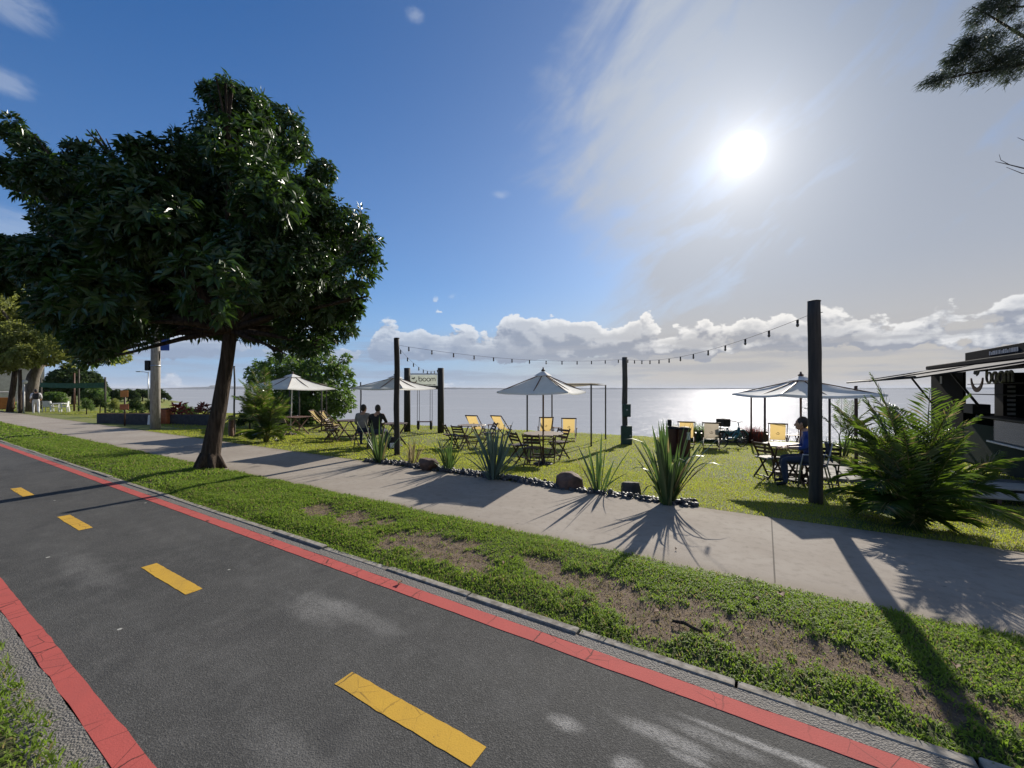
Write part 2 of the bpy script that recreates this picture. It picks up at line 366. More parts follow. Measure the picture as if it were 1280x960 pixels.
leafmat('far_leaf', (.022, .050, .016), (.055, .090, .026), (.10, .16, .03), .7, .25, .2)
leafmat('needle_leaf', (.035, .05, .035), (.06, .075, .05), (.08, .11, .06), .6, .3, .3)
leafmat('palm_leaf', (.016, .045, .010), (.040, .080, .016), (.20, .33, .025), .32, .30, .6, .05)
leafmat('flax_leaf', (.045, .085, .030), (.085, .125, .045), (.13, .23, .05), .36, .26, .5, .07)
leafmat('flax_blue_haze_leaf', (.11, .16, .125), (.16, .21, .165), (.16, .25, .15), .4, .25, .5)  # blue green leaf, its colour paled with painted lens flare haze
leafmat('red_leaf', (.09, .016, .018), (.16, .035, .022), (.30, .05, .03), .5, .35)
leafmat('verge_blade', (.095, .165, .022), (.215, .270, .055), (.31, .47, .05), .6, .42, .15, .08)
leafmat('lawn_blade', (.135, .18, .018), (.24, .255, .042), (.52, .58, .06), .5, .5, .2, .12)
leafmat('dry_grass', (.22, .18, .10), (.15, .125, .06), (.4, .33, .17), .7, .4, .2)
mat('cane', (.12, .15, .04), (.16, .13, .06), .6, 6, (1, 1, 6), .3)

# ------------------------------------------------------------------ mesh helpers
def np_mesh(name, V, F, materials=(), smooth=False, midx=None):
    V = np.asarray(V, np.float32); F = np.asarray(F, np.int32)
    me = bpy.data.meshes.new(name); k = F.shape[1]
    me.vertices.add(len(V)); me.vertices.foreach_set('co', V.ravel())
    me.loops.add(F.size); me.loops.foreach_set('vertex_index', F.ravel())
    me.polygons.add(len(F)); me.polygons.foreach_set('loop_start', np.arange(len(F), dtype=np.int32) * k)
    me.polygons.foreach_set('use_smooth', np.full(len(F), bool(smooth)))
    for q in materials: me.materials.append(q)
    if midx is not None: me.polygons.foreach_set('material_index', np.asarray(midx, np.int32))
    me.update(calc_edges=True); me.validate()
    return me
def link(name, me, parent=None):
    o = bpy.data.objects.new(name, me); col.objects.link(o)
    if parent is not None: o.parent = parent
    return o
def tag(o, label=None, cat=None, group=None, kind=None):
    for k, v in (('label', label), ('category', cat), ('group', group), ('kind', kind)):
        if v: o[k] = v
    return o
def empty(name, loc, rz=0., label=None, cat=None, group=None, scale=1.):
    o = bpy.data.objects.new(name, None); col.objects.link(o); o.empty_display_size = .2
    o.location = loc; o.rotation_euler = (0, 0, rz); o.scale = (scale,) * 3
    return tag(o, label, cat, group)
def kids(o): return [c for c in list(col.objects) if c.parent is o]
def copy_tree(o, parent=None):
    c = o.copy(); col.objects.link(c)
    if parent is not None: c.parent = parent
    for ch in KIDS.get(o.name, []):
        copy_tree(ch, c)
    return c
KIDS = {}
def index_kids():
    KIDS.clear()
    for o in col.objects:
        if o.parent is not None: KIDS.setdefault(o.parent.name, []).append(o)

class MB:
    def __init__(s): s.V = []; s.F = []; s.S = []
    def add(s, vs, fs, smooth=False):
        n = len(s.V); s.V += [tuple(v) for v in vs]
        for f in fs: s.F.append(tuple(n + i for i in f)); s.S.append(smooth)
        return s
    def box(s, c, d, rot=None, bev=0.):
        x, y, z = d[0] / 2, d[1] / 2, d[2] / 2
        if bev and bev < min(x, y, z):
            q = bev; vs = []
            for (sx, sy, sz) in ((-1, -1, -1), (1, -1, -1), (1, 1, -1), (-1, 1, -1), (-1, -1, 1), (1, -1, 1), (1, 1, 1), (-1, 1, 1)):
                vs += [(sx * x, sy * (y - q), sz * (z - q)), (sx * (x - q), sy * y, sz * (z - q)), (sx * (x - q), sy * (y - q), sz * z)]
            import itertools
            idx = {}
            for i, t in enumerate(((-1, -1, -1), (1, -1, -1), (1, 1, -1), (-1, 1, -1), (-1, -1, 1), (1, -1, 1), (1, 1, 1), (-1, 1, 1))): idx[t] = i * 3
            fs = []
            def g(t, a): return idx[t] + a
            for a in range(3):                                  # six big faces
                for sgn in (-1, 1):
                    o = [k for k in range(3) if k != a]; ring = []
                    for (p, r) in ((-1, -1), (1, -1), (1, 1), (-1, 1)):
                        t = [0, 0, 0]; t[a] = sgn; t[o[0]] = p; t[o[1]] = r; ring.append(g(tuple(t), a))
                    if (sgn > 0) == (a == 1): ring.reverse()
                    fs.append(ring)
            for a in range(3):                                  # edges
                o = [k for k in range(3) if k != a]
                for (p, r) in ((-1, -1), (1, -1), (1, 1), (-1, 1)):
                    t0 = [0, 0, 0]; t0[o[0]] = p; t0[o[1]] = r; t1 = list(t0); t0[a] = -1; t1[a] = 1
                    fs.append([g(tuple(t0), o[0]), g(tuple(t1), o[0]), g(tuple(t1), o[1]), g(tuple(t0), o[1])])
            for t in idx: fs.append([idx[t], idx[t] + 1, idx[t] + 2])
        else:
            vs = [(-x, -y, -z), (x, -y, -z), (x, y, -z), (-x, y, -z), (-x, -y, z), (x, -y, z), (x, y, z), (-x, y, z)]
            fs = [(0, 3, 2, 1), (4, 5, 6, 7), (0, 1, 5, 4), (1, 2, 6, 5), (2, 3, 7, 6), (3, 0, 4, 7)]
        M = rot if rot is not None else Matrix.Identity(3); c = Vector(c)
        return s.add([M @ Vector(v) + c for v in vs], fs)
    def bar(s, p0, p1, w, h, up=(0, 0, 1), bev=0.):
        p0, p1 = Vector(p0), Vector(p1); d = p1 - p0; y = d.normalized(); u = Vector(up)
        if abs(y.dot(u)) > .98: u = Vector((1, 0, 0))
        x = y.cross(u).normalized(); z = x.cross(y)
        return s.box((p0 + p1) / 2, (w, d.length, h), Matrix((x, y, z)).transposed(), bev)
    def tube(s, pts, rad, n=8, cap=True, smooth=True):
        pts = [Vector(p) for p in pts]; m = len(pts)
        rad = [rad] * m if isinstance(rad, (int, float)) else list(rad)
        vs = []; u = None
        for i in range(m):
            t = (pts[min(i + 1, m - 1)] - pts[max(i - 1, 0)]).normalized()
            if u is None:
                u = t.cross(Vector((0, 0, 1)) if abs(t.z) < .9 else Vector((1, 0, 0))).normalized()
            else: u = (u - t * u.dot(t)).normalized()
            w = t.cross(u)
            for k in range(n):
                a = 2 * math.pi * k / n; vs.append(pts[i] + (u * math.cos(a) + w * math.sin(a)) * rad[i])
        fs = [(i * n + k, i * n + (k + 1) % n, (i + 1) * n + (k + 1) % n, (i + 1) * n + k) for i in range(m - 1) for k in range(n)]
        s.add(vs, fs, smooth)
        if cap: b = len(s.V) - m * n; s.F += [tuple(b + k for k in reversed(range(n))), tuple(b + (m - 1) * n + k for k in range(n))]; s.S += [False, False]
        return s
    def lathe(s, prof, c=(0, 0, 0), n=20, smooth=True):
        vs = [(c[0] + r * math.cos(2 * math.pi * k / n), c[1] + r * math.sin(2 * math.pi * k / n), c[2] + z) for r, z in prof for k in range(n)]
        fs = [(i * n + k, i * n + (k + 1) % n, (i + 1) * n + (k + 1) % n, (i + 1) * n + k) for i in range(len(prof) - 1) for k in range(n)]
        s.add(vs, fs, smooth); b = len(s.V) - len(prof) * n
        s.F += [tuple(b + k for k in reversed(range(n))), tuple(b + (len(prof) - 1) * n + k for k in range(n))]; s.S += [False, False]
        return s
    def sphere(s, c, r, n=12, m=8, rot=None):
        r = (r,) * 3 if isinstance(r, (int, float)) else r; vs = []
        for i in range(1, m):
            t = math.pi * i / m
            for k in range(n): a = 2 * math.pi * k / n; vs.append((r[0] * math.sin(t) * math.cos(a), r[1] * math.sin(t) * math.sin(a), r[2] * math.cos(t)))
        vs += [(0, 0, r[2]), (0, 0, -r[2])]; T, B = len(vs) - 2, len(vs) - 1
        fs = [(i * n + k, (i + 1) * n + k, (i + 1) * n + (k + 1) % n, i * n + (k + 1) % n) for i in range(m - 2) for k in range(n)]
        fs += [(T, k, (k + 1) % n) for k in range(n)] + [(B, (m - 2) * n + (k + 1) % n, (m - 2) * n + k) for k in range(n)]
        M = rot if rot is not None else Matrix.Identity(3); c = Vector(c)
        return s.add([M @ Vector(v) + c for v in vs], fs, True)
    def build(s, name, m, parent=None, label=None):
        me = bpy.data.meshes.new(name); me.from_pydata(s.V, [], s.F); me.materials.append(MATS[m] if isinstance(m, str) else m)
        me.polygons.foreach_set('use_smooth', s.S); me.update()
        o = link(name, me, parent)
        if label: o['label'] = label
        return o

def leaves_np(C, D, Up, L, W, fold=.22, droop=.0):
    """one folded leaf per row: base C, direction D, normal hint Up, length L, width W -> verts (N,6), faces (quads)"""
    N = len(C); D = D / np.linalg.norm(D, axis=1, keepdims=True)
    Sd = np.cross(D, Up); Sd /= np.linalg.norm(Sd, axis=1, keepdims=True) + 1e-9
    Nn = np.cross(Sd, D); L = np.asarray(L).reshape(-1, 1) * np.ones((N, 1)); W = np.asarray(W).reshape(-1, 1) * np.ones((N, 1))
    dz = np.array([[0, 0, -1.]]) * L * droop
    mid = C + D * L * .5 + dz * .3; tip = C + D * L + dz
    a = mid + Sd * W * .5 + Nn * W * fold; b2 = mid - Sd * W * .5 + Nn * W * fold
    V = np.stack([C, a, tip, b2], 1).reshape(-1, 3)
    i = np.arange(N)[:, None] * 4
    F = np.concatenate([i + np.array([[0, 1, 2]]), i + np.array([[0, 2, 3]])], 0)
    return V, F

def blades_np(B, H, W, lean, az, face):
    """grass blades: two segments bent over"""
    N = len(B); dirx = np.stack([np.cos(az), np.sin(az), np.zeros(N)], 1); side = np.stack([np.cos(face), np.sin(face), np.zeros(N)], 1)
    H = H[:, None]; W = W[:, None]; ln = lean[:, None]; up = np.array([[0, 0, 1.]])
    p1 = B + up * H * .6 + dirx * H * ln * .35; p2 = B + up * H * (1 - .35 * ln) + dirx * H * ln
    V = np.stack([B - side * W * .5, B + side * W * .5, p1 + side * W * .42, p1 - side * W * .42, p2], 1).reshape(-1, 3)
    i = np.arange(N)[:, None] * 5
    F = np.concatenate([i + np.array([[0, 1, 2]]), i + np.array([[0, 2, 3]]), i + np.array([[3, 2, 4]])], 0)
    return V, F

# ------------------------------------------------------------------ the setting
def grid_obj(name, svals, vvals, zf, m, kind='structure', attr=None):
    S, Vv = np.meshgrid(np.asarray(svals, float), np.asarray(vvals, float)); Z = zf(S, Vv)
    V = np.stack([S, Vv, Z], -1).reshape(-1, 3); ns, nv = len(svals), len(vvals)
    i = np.arange(nv - 1)[:, None] * ns + np.arange(ns - 1)[None, :]
    F = np.stack([i, i + 1, i + 1 + ns, i + ns], -1).reshape(-1, 4)
    me = np_mesh(name, V, F, [MATS[m]], True)
    if attr is not None:
        a = me.attributes.new('bare', 'FLOAT', 'POINT'); a.data.foreach_set('value', attr(S, Vv).ravel().astype(np.float32))
    o = link(name, me); o.rotation_euler = (0, 0, PHI); o['kind'] = kind
    return o
def strip(name, m, s0, s1, v0, v1, z0, z1, wob=0., step=.25, kind='structure'):
    """a long slab between v0 and v1 with slightly uneven edges"""
    n = max(2, int((s1 - s0) / step)); ss = np.linspace(s0, s1, n); r_ = np.random.default_rng(int(abs(v0) * 1000) + 3)
    e0 = v0 + r_.normal(0, 1, n) * wob; e1 = v1 + r_.normal(0, 1, n) * wob
    V = np.concatenate([np.stack([ss, e, np.full(n, z)], 1) for e, z in ((e0, z1), (e1, z1), (e1, z0), (e0, z0))]); F = []
    i = np.arange(n - 1)
    for a, b2 in ((0, 1), (1, 2), (3, 0)):
        F.append(np.stack([a * n + i, a * n + i + 1, b2 * n + i + 1, b2 * n + i], 1)[:, ::-1])
    me = np_mesh(name, V, np.concatenate(F), [MATS[m]]); o = link(name, me); o.rotation_euler = (0, 0, PHI); o['kind'] = kind
    return o
gs = np.concatenate([[-900, -500, -300, -200, -140], np.arange(-120, -30, 3), np.arange(-30, 12, .5), np.arange(12, 40, 3), [60, 100, 200, 400]])
vs0 = np.concatenate([[-600, -200, -60, -20, -4, 2, 6.3, 6.45], np.arange(6.55, 9, .15), np.arange(9, 18.3, .4), np.arange(18.3, 26, .3), np.arange(26, 66, 2.)])
hump = lambda S, V: .022 * np.sin(S * 1.7 + V * .9) * np.sin(V * 1.3 - S * .6) * (V > 7)
grid_obj('ground', gs, vs0, lambda S, V: ground_z(S, V) + hump(S, V), 'lawn_ground')
strip('pavement', 'pavement_concrete', -160, 40, 4.235, 6.52, -.07, .0, .006, .2)
strip('cycle_path', 'asphalt', -160, 40, .635, 2.592, -.07, -.004, .0, 1.)
strip('path_edge_line', 'red_paint', -160, 40, .637, .745, -.03, -.001, .002, .12)
strip('path_edge_line', 'red_paint', -160, 40, 2.462, 2.588, -.03, -.001, .002, .12)
strip('drain_strip', 'exposed_aggregate', -160, 40, 2.592, 2.69, -.07, -.002, .002, .2)
strip('drain_strip', 'exposed_aggregate', -160, 40, .36, .635, -.07, -.001, .004, .2)
# kerb of short cast pieces
rk = np.random.default_rng(5); kb = MB(); s = -160.
while s < 40:
    L = .98 if s > -60 else 4.
    if s > -60: kb.box((s + L / 2, 2.73 + rk.normal(0, .005), -.042 + rk.normal(0, .005)), (L - .016, .072, .1), None, .006)
    else: kb.box((s + L / 2, 2.73, -.034), (L - .014, .078, .1))
    s += L
k = kb.build('kerb', 'kerb_concrete'); k.rotation_euler = (0, 0, PHI); k['kind'] = 'structure'
# yellow dashes down the middle of the cycle path
for i in range(-22, 6):
    s0 = -2.14 + i * 2.99
    strip('path_dash', 'yellow_paint', s0, s0 + 1.0, 1.497, 1.62, -.03, -.0015, .002, .05)

BARE = [on_ground(*q) for q in ((400, 640), (450, 650), (520, 682), (575, 700), (560, 680), (720, 725), (760, 740), (800, 770), (850, 775), (905, 780), (950, 800), (1000, 815), (1050, 830), (1200, 900), (1240, 890), (1160, 880), (680, 708))]
BR = [.34, .36, .42, .36, .3, .3, .34, .33, .36, .33, .34, .33, .25, .16, .14, .14, .2]
BSV = [SV(p.x, p.y) for p in BARE]
def vnoise(S, V, f, seed):
    r_ = np.random.default_rng(seed); out = 0
    for k in range(7):
        a = r_.uniform(0, 6.28); w = f * r_.uniform(.6, 1.9); out = out + np.sin((S * math.cos(a) + V * math.sin(a)) * w + r_.uniform(0, 6.28))
    return out / 7
def bare(S, V):
    q = np.zeros_like(S, dtype=float)
    for (s_, v_), r_ in zip(BSV, BR):
        q = np.maximum(q, np.exp(-((S - s_) / (r_ * 1.25)) ** 2 - ((V - v_) / (r_ * .66)) ** 2))
    q = q + (.75 * vnoise(S, V, 11, 3) + .6 * vnoise(S, V, 31, 4)) * np.clip(q * 3, 0, 1) + .35 * np.maximum(vnoise(S, V, 2.2, 8) - .35, 0)
    e = np.exp(-((V - 2.83) / .05) ** 2) * .25
    return np.clip(q * 1.05 + e, 0, 1)
def verge_z(S, V):
    t = np.clip(np.minimum(V - 2.77, 4.235 - V) / .25, 0, 1)
    return -.015 + .045 * t * (1 - .6 * bare(S, V)) + .012 * vnoise(S, V, 6, 21) * t + .006 * vnoise(S, V, 22, 22) * t
grid_obj('verge_ground', np.concatenate([np.arange(-160, -20, 2.), np.arange(-20, -6, .25), np.arange(-6, 4, .04), np.arange(4, 40, 2.)]), np.linspace(2.772, 4.232, 40), verge_z, 'verge_soil', attr=bare)
edge_l = lambda S: .535 + .06 * vnoise(S, S * 0, 7, 31) + .04 * vnoise(S, S * 0, 19, 32)
grid_obj('verge_ground', np.concatenate([np.arange(-160, -12, 4.), np.arange(-12, 4, .05)]), np.linspace(-4, .52, 40), lambda S, V: .012 + .008 * vnoise(S, V, 9, 33) - .05 * (V > edge_l(S) - .06), 'verge_soil', attr=lambda S, V: .15 + .3 * np.maximum(vnoise(S, V, 5, 35), 0))

def grass(name, S, V, Z, H, W, m, lean=(.2, 1.1), label=None):
    N = len(S); B = np.stack([S, V, Z], 1)
    v, f = blades_np(B, H, W, rng.uniform(*lean, N), rng.uniform(0, 6.283, N), rng.uniform(0, 6.283, N))
    o = link(name, np_mesh(name, v, f, [MATS[m]])); o.rotation_euler = (0, 0, PHI)
    return tag(o, label, 'grass', kind='stuff')
def scatter(n, s0, s1, v0, v1): return rng.uniform(s0, s1, n), rng.uniform(v0, v1, n)
# verge between kerb and pavement: coarse broad-leaved grass, thin on the bare soil
def verge_patch(n, s0, s1, h, w):
    S, V = scatter(n, s0, s1, 2.755, 4.28); keep = rng.uniform(0, 1, n) > np.clip(bare(S, V) * 1.6 - .28, 0, .95)
    S, V = S[keep], V[keep]; c = .75 + .5 * vnoise(S, V, 5, 41) + .25 * vnoise(S, V, 14, 42)
    wave = np.clip(c, .35, 1.4) * (1 - .45 * np.clip(bare(S, V) * 2, 0, 1)) * (1 + .35 * np.clip((V - 3.85) / .35, 0, 1))
    N = len(S); return S, V, verge_z(S, np.minimum(V, 4.23)), wave * rng.uniform(.55, 1.2, N) * h, rng.uniform(.6, 1.3, N) * w
parts = [verge_patch(60000, -3.2, 3.0, .050, .0085), verge_patch(50000, -9, -3.2, .055, .011), verge_patch(30000, -22, -9, .06, .018), verge_patch(16000, -70, -22, .07, .05)]
grass('verge_grass', *[np.concatenate([p[i] for p in parts]) for i in range(5)], 'verge_blade', (.3, 1.5), 'coarse green grass of the verge between kerb and pavement')
S, V = scatter(60000, -6, 3, 2.85, 4.15); kp = rng.uniform(0, 1, len(S)) < np.clip(bare(S, V), 0, 1) * .42; S, V = S[kp], V[kp]; N = len(S)
grass('verge_grass', S, V, verge_z(S, V), rng.uniform(.4, 1.2, N) * .026, rng.uniform(.5, 1.2, N) * .006, 'dry_grass', (.5, 1.8), 'thin dry yellow grass left on the bare soil of the verge')
S, V = scatter(38000, -7, 0, -1.0, .66); kp = V < edge_l(S); S, V = S[kp], V[kp]; N = len(S)
grass('path_grass', S, V, np.full(N, .012), rng.uniform(.5, 1.2, N) * .045, rng.uniform(.6, 1.3, N) * .009, 'verge_blade', (.3, 1.5), 'grass beside the pale gravel strip of the cycle path')
# mown lawn
def lawn_patch(n, s0, s1, v0, v1, h, w):
    S, V = scatter(n, s0, s1, v0, v1); k_ = (V < shore(S) + .2) & ((V > 6.9) | (rng.uniform(0, 1, n) < .75)); S, V = S[k_], V[k_]; N = len(S)
    return S, V, ground_z(S, V) + hump(S, V), rng.uniform(.5, 1.2, N) * h * (1 + .35 * vnoise(S, V, 3, 51)), rng.uniform(.6, 1.3, N) * w
parts = [lawn_patch(60000, -8, 5.5, 6.5, 9.5, .035, .009), lawn_patch(75000, -10, 9, 9.5, 21.5, .04, .016), lawn_patch(30000, -22, -8, 6.55, 10, .04, .016), lawn_patch(45000, -50, -10, 8, 19, .045, .03), lawn_patch(14000, -100, -50, 6.6, 30, .05, .08)]
grass('lawn_grass', *[np.concatenate([p[i] for p in parts]) for i in range(5)], 'lawn_blade', (.2, .9), 'short mown sunlit grass of the lakeside lawn')

# the lake and its far shore
w_ = link('lake_water', np_mesh('lake_water', [(-30000, 5, -1.75), (30000, 5, -1.75), (30000, 30000, -1.75), (-30000, 30000, -1.75)], [(0, 1, 2, 3)], [MATS['lake_water']])); w_['kind'] = 'structure'
def far_shore():
    n = 500; X0 = np.linspace(-16000, 16000, n); r_ = np.random.default_rng(3); D = 8200.
    h = 26 + 16 * vnoise(X0 / 1000, X0 * 0, 1.6, 61) + 9 * vnoise(X0 / 1000, X0 * 0, 7, 62) + r_.uniform(0, 7, n)
    h += 26 * np.exp(-((X0 + 5200) / 1500) ** 2) + 18 * np.exp(-((X0 + 1500) / 900) ** 2)
    tw = r_.uniform(0, 1, n) > .975; h[tw & (X0 < -4500)] += 42
    h = np.maximum(h, 10); rows = []
    for (dy, k) in ((-60, 0), (0, .8), (250, 1.), (900, .5)):
        rows.append(np.stack([X0, np.full(n, D + dy) - .00001 * X0 ** 2 * .6, h * k - 3], 1))
    V = np.concatenate(rows); i = np.arange(n - 1)
    F = np.concatenate([np.stack([a * n + i, a * n + i + 1, (a + 1) * n + i + 1, (a + 1) * n + i], 1) for a in range(3)])
    o = link('far_hills', np_mesh('far_hills', V, F, [MATS['far_shore']])); o['kind'] = 'structure'
far_shore()

# ------------------------------------------------------------------ trees
def blobs_px(lst, Y, dy, seed):
    """crown lobes from (column, row, radius) at depth Y, each with its own distance"""
    r_ = np.random.default_rng(seed); out = []
    for (px, py, r) in lst:
        d = Y + r_.uniform(-dy, dy); out.append((aloft(px, py, d), r / FPX * d))
    return out
def crown_tips(blobs, n, seed, shell=.55):
    r_ = np.random.default_rng(seed); A = np.array([b[1] ** 2 for b in blobs]) * r_.uniform(.5, 1.25, len(blobs)); pr = A / A.sum(); idx = r_.choice(len(blobs), n, p=pr)
    C = np.array([tuple(b[0]) for b in blobs])[idx]; Rr = np.array([b[1] for b in blobs])[idx]
    d = r_.normal(0, 1, (n, 3)); d /= np.linalg.norm(d, axis=1, keepdims=True)
    rad = Rr * (shell + (1 - shell) * r_.uniform(0, 1, n) ** .6) * (1 + .10 * r_.normal(0, 1, n))
    return C + d * rad[:, None] * np.array([[1, 1, .88]]), d
def whorls(tips, dirs, k, L, W, seed, droop=.35, spread=1.1, fold=.2):
    """k leaves round every twig end"""
    r_ = np.random.default_rng(seed); n = len(tips); T = np.repeat(tips, k, 0); D0 = np.repeat(dirs + np.array([[0, 0, .35]]), k, 0)
    D0 /= np.linalg.norm(D0, axis=1, keepdims=True)
    rd = r_.normal(0, 1, (n * k, 3)); rd -= D0 * (rd * D0).sum(1, keepdims=True); rd /= np.linalg.norm(rd, axis=1, keepdims=True)
    D = D0 * r_.uniform(.15, .9, (n * k, 1)) + rd * spread; D /= np.linalg.norm(D, axis=1, keepdims=True)
    T = T + D0 * r_.uniform(-.06, .06, (n * k, 1)) + rd * .02
    U = D0 + r_.normal(0, .35, (n * k, 3))
    return leaves_np(T, D, U, L * r_.uniform(.6, 1.15, n * k), W * r_.uniform(.7, 1.15, n * k), fold, droop * r_.uniform(.3, 1, (n * k, 1)))
def crown_mesh(name, V, F, m, parent):
    c = np.asarray(parent.location); return link(name, np_mesh(name, V - c, F, [MATS[m]]), parent)
def limbs(mb, start, blobs, base, r0, seed, every=1):
    r_ = np.random.default_rng(seed)
    for (c, r) in blobs[::every]:
        c = Vector(c); m1 = start.lerp(c, .35) + Vector((r_.uniform(-.2, .2), r_.uniform(-.2, .2), r_.uniform(-.1, .3))) * r
        m2 = start.lerp(c, .7) + Vector((r_.uniform(-.2, .2), r_.uniform(-.2, .2), r_.uniform(0, .3))) * r
        k = min(1., .45 + r * .3)
        mb.tube([start - base, m1 - base, m2 - base, c - base], [r0 * k, r0 * .62 * k, r0 * .38 * k, r0 * .12], 7)
        for _ in range(4):
            d = Vector((r_.normal(), r_.normal(), r_.normal() * .6 + .3)).normalized() * r * r_.uniform(.6, .95)
            mb.tube([m2 - base, m2.lerp(c, .6) + d * .3 - base, c + d - base], [r0 * .25 * k, r0 * .15, .012], 5)

# the big dark tree at the edge of the verge
TB = on_ground(262, 586); TY = TB.y
big = empty('broadleaf_tree', TB, 0, 'big dark glossy leaved tree with a leaning trunk on the grass verge beside the path', 'tree')
tr = MB(); tp = [(262, 592, 1.), (263, 570, .82), (268, 540, .72), (274, 510, .66), (279, 480, .62), (284, 448, .58), (288, 415, .60), (294, 380, .5), (300, 330, .34)]
pts = [aloft(px, py, TY + (i * .02)) - TB for i, (px, py, q) in enumerate(tp)]
tr.tube(pts, [q * .222 + (.02 if i == 0 else 0) for i, (a, b2, q) in enumerate(tp)], 18)
for a in range(6):
    an = a * 1.05 + .3; tr.tube([(.10 * math.cos(an), .1 * math.sin(an), .32), (.25 * math.cos(an), .25 * math.sin(an), .05), (.34 * math.cos(an), .34 * math.sin(an), -.06)], [.085, .055, .02], 7)
LOB = [(300, 138, 40), (265, 118, 22), (345, 165, 42), (372, 185, 26), (300, 185, 60), (262, 215, 52), (205, 205, 42), (168, 190, 26), (160, 235, 52), (112, 232, 44), (100, 190, 22), (62, 222, 38), (40, 185, 24), (18, 168, 20), (15, 215, 26), (30, 240, 18), (85, 275, 40), (130, 290, 58), (45, 318, 36), (10, 310, 26), (75, 335, 52), (200, 280, 75), (270, 285, 80), (335, 245, 62), (385, 255, 40), (402, 215, 22), (430, 285, 40), (398, 300, 55), (458, 315, 24), (440, 345, 36), (345, 330, 75), (270, 355, 72), (200, 355, 68), (130, 370, 62), (85, 385, 46), (-30, 330, 50), (405, 372, 46), (380, 412, 40), (420, 408, 32), (385, 432, 22), (330, 395, 44), (275, 400, 32), (228, 398, 28), (205, 402, 22), (248, 412, 20), (172, 424, 20), (212, 411, 16), (190, 418, 14), (148, 404, 36), (115, 425, 34), (128, 440, 22), (435, 385, 24), (360, 425, 22), (472, 330, 14), (352, 440, 12), (312, 418, 13), (112, 452, 11), (98, 446, 13), (408, 432, 12), (468, 300, 11), (452, 372, 13), (15, 150, 12), (120, 172, 12), (215, 165, 13), (282, 104, 12), (330, 118, 12)]
bl = blobs_px(LOB, TY, 1.5, 2)
fork = aloft(288, 412, TY)
limbs(tr, fork, bl, TB, .16, 4, 2)
tr.build('trunk', 'bark', big)
bl = [(c, max(r * .96 - .15, .08)) for c, r in bl]
deep = blobs_px([(a, b2, r * .85) for a, b2, r in LOB if r > 45], TY, 2.4, 12); deep = [(c, r - .15) for c, r in deep]
tips, dd = crown_tips(bl, 16500, 5, .68); t2, d2 = crown_tips(deep, 2600, 6, .5)
V1, F1 = whorls(tips, dd, 9, .165, .058, 7, .30); V2, F2 = whorls(t2, d2, 8, .24, .085, 8, .3)
crown_mesh('crown', np.concatenate([V1, V2]), np.concatenate([F1, F2 + len(V1)]), 'tree_leaf', big)

def leafy_tree(name, base, trunk_px, lob, Y, dy, ntips, k, L, W, leaf, bark, r0, label, seed, group=None, cat='tree', every=2, shell=.6, droop=.2):
    t = empty(name, base, 0, label, cat, group); mb = MB()
    pp = [aloft(a, b2, Y) - base for a, b2, _ in trunk_px]; mb.tube(pp, [r for _, _, r in trunk_px], 10)
    bb = blobs_px(lob, Y, dy, seed); limbs(mb, Vector(pp[-1]) + base, bb, base, r0, seed + 1, every); mb.build('trunk', bark, t)
    tp_, dd_ = crown_tips(bb, ntips, seed + 2, shell); V, F = whorls(tp_, dd_, k, L, W, seed + 3, droop); crown_mesh('crown', V, F, leaf, t)
    return t
# wide lacy tree further along the promenade, its crown behind the big tree
b_ = stand(36, 33)
leafy_tree('shade_tree', b_, [(36, 514, .52), (38, 490, .42), (42, 470, .36), (52, 452, .26)],
           [(20, 395, 34), (55, 410, 30), (-20, 400, 40), (90, 430, 28), (125, 436, 22), (150, 444, 12), (60, 440, 20), (10, 430, 28), (-40, 430, 40), (0, 365, 22), (-30, 360, 40), (105, 412, 30)], 33, 3, 6500, 8, .34, .13, 'lacy_leaf', 'pale_bark', .22,
           'thick trunked shade tree with airy yellow green crown behind the walker in white', 21, shell=.35)
b_ = stand(14, 31.)
leafy_tree('shade_tree', b_, [(12, 515, .2), (14, 500, .17), (17, 480, .16), (19, 462, .14)], [(15, 440, 24), (0, 450, 18), (30, 445, 16), (20, 420, 22)], 31., 1.5, 1500, 7, .3, .12, 'lacy_leaf', 'bark', .08,
           'slender tree with a thin dark trunk at the very end of the pavement', 27, shell=.3)
# broad dome tree far away, and the belt of trees on the bend of the shore
def far_tree(px, Y, hw, top, label, seed, group=None, leaf='far_leaf', base_py=None, n=1500):
    b2 = stand(px, Y); r_ = np.random.default_rng(seed); lob = []
    byz = HY + (CAM_H - b2.z) * FPX / Y
    for _ in range(16):
        u = r_.uniform(-1, 1); hgt = math.sqrt(max(0, 1 - u * u)); k_ = r_.uniform(.35, 1) * hgt
        lob.append((px + u * hw * .82, byz - (byz - top) * (.25 + .62 * k_), hw * r_.uniform(.2, .36)))
    sz = hw / FPX * Y
    return leafy_tree('distant_tree', b2, [(px, byz + .5, sz * .07), (px + .5, byz - (byz - top) * .45, sz * .05)], lob, Y, sz * .35, n, 6, sz * .13, sz * .07, leaf, 'bark', sz * .04, label, seed + 50, group, every=3)
far_tree(92, 58, 36, 459, 'broad dome shaped dark tree behind the green court net', 101, n=2600)
far_tree(116, 50, 18, 484, 'low bushy tree beside the dome shaped tree, just behind the information sign', 102, leaf='shrub_leaf', n=1200)
for i, (px, Y, hw, top, lb) in enumerate(((140, 66, 15, 486, 'low dark tree on the far bend of the shore, next to the dome shaped tree'), (160, 72, 14, 487, 'dark rounded tree in the middle of the distant shore tree belt'), (178, 74, 12, 484, 'tallest of the low trees in the distant belt, behind the thin street lamp'), (194, 78, 12, 486, 'dark distant tree hidden partly by the concrete utility pole'), (205, 75, 8, 489, 'last small tree of the distant belt where open water begins'))):
    far_tree(px, Y, hw, top, lb, 110 + i, 'distant trees on the bend of the shore')
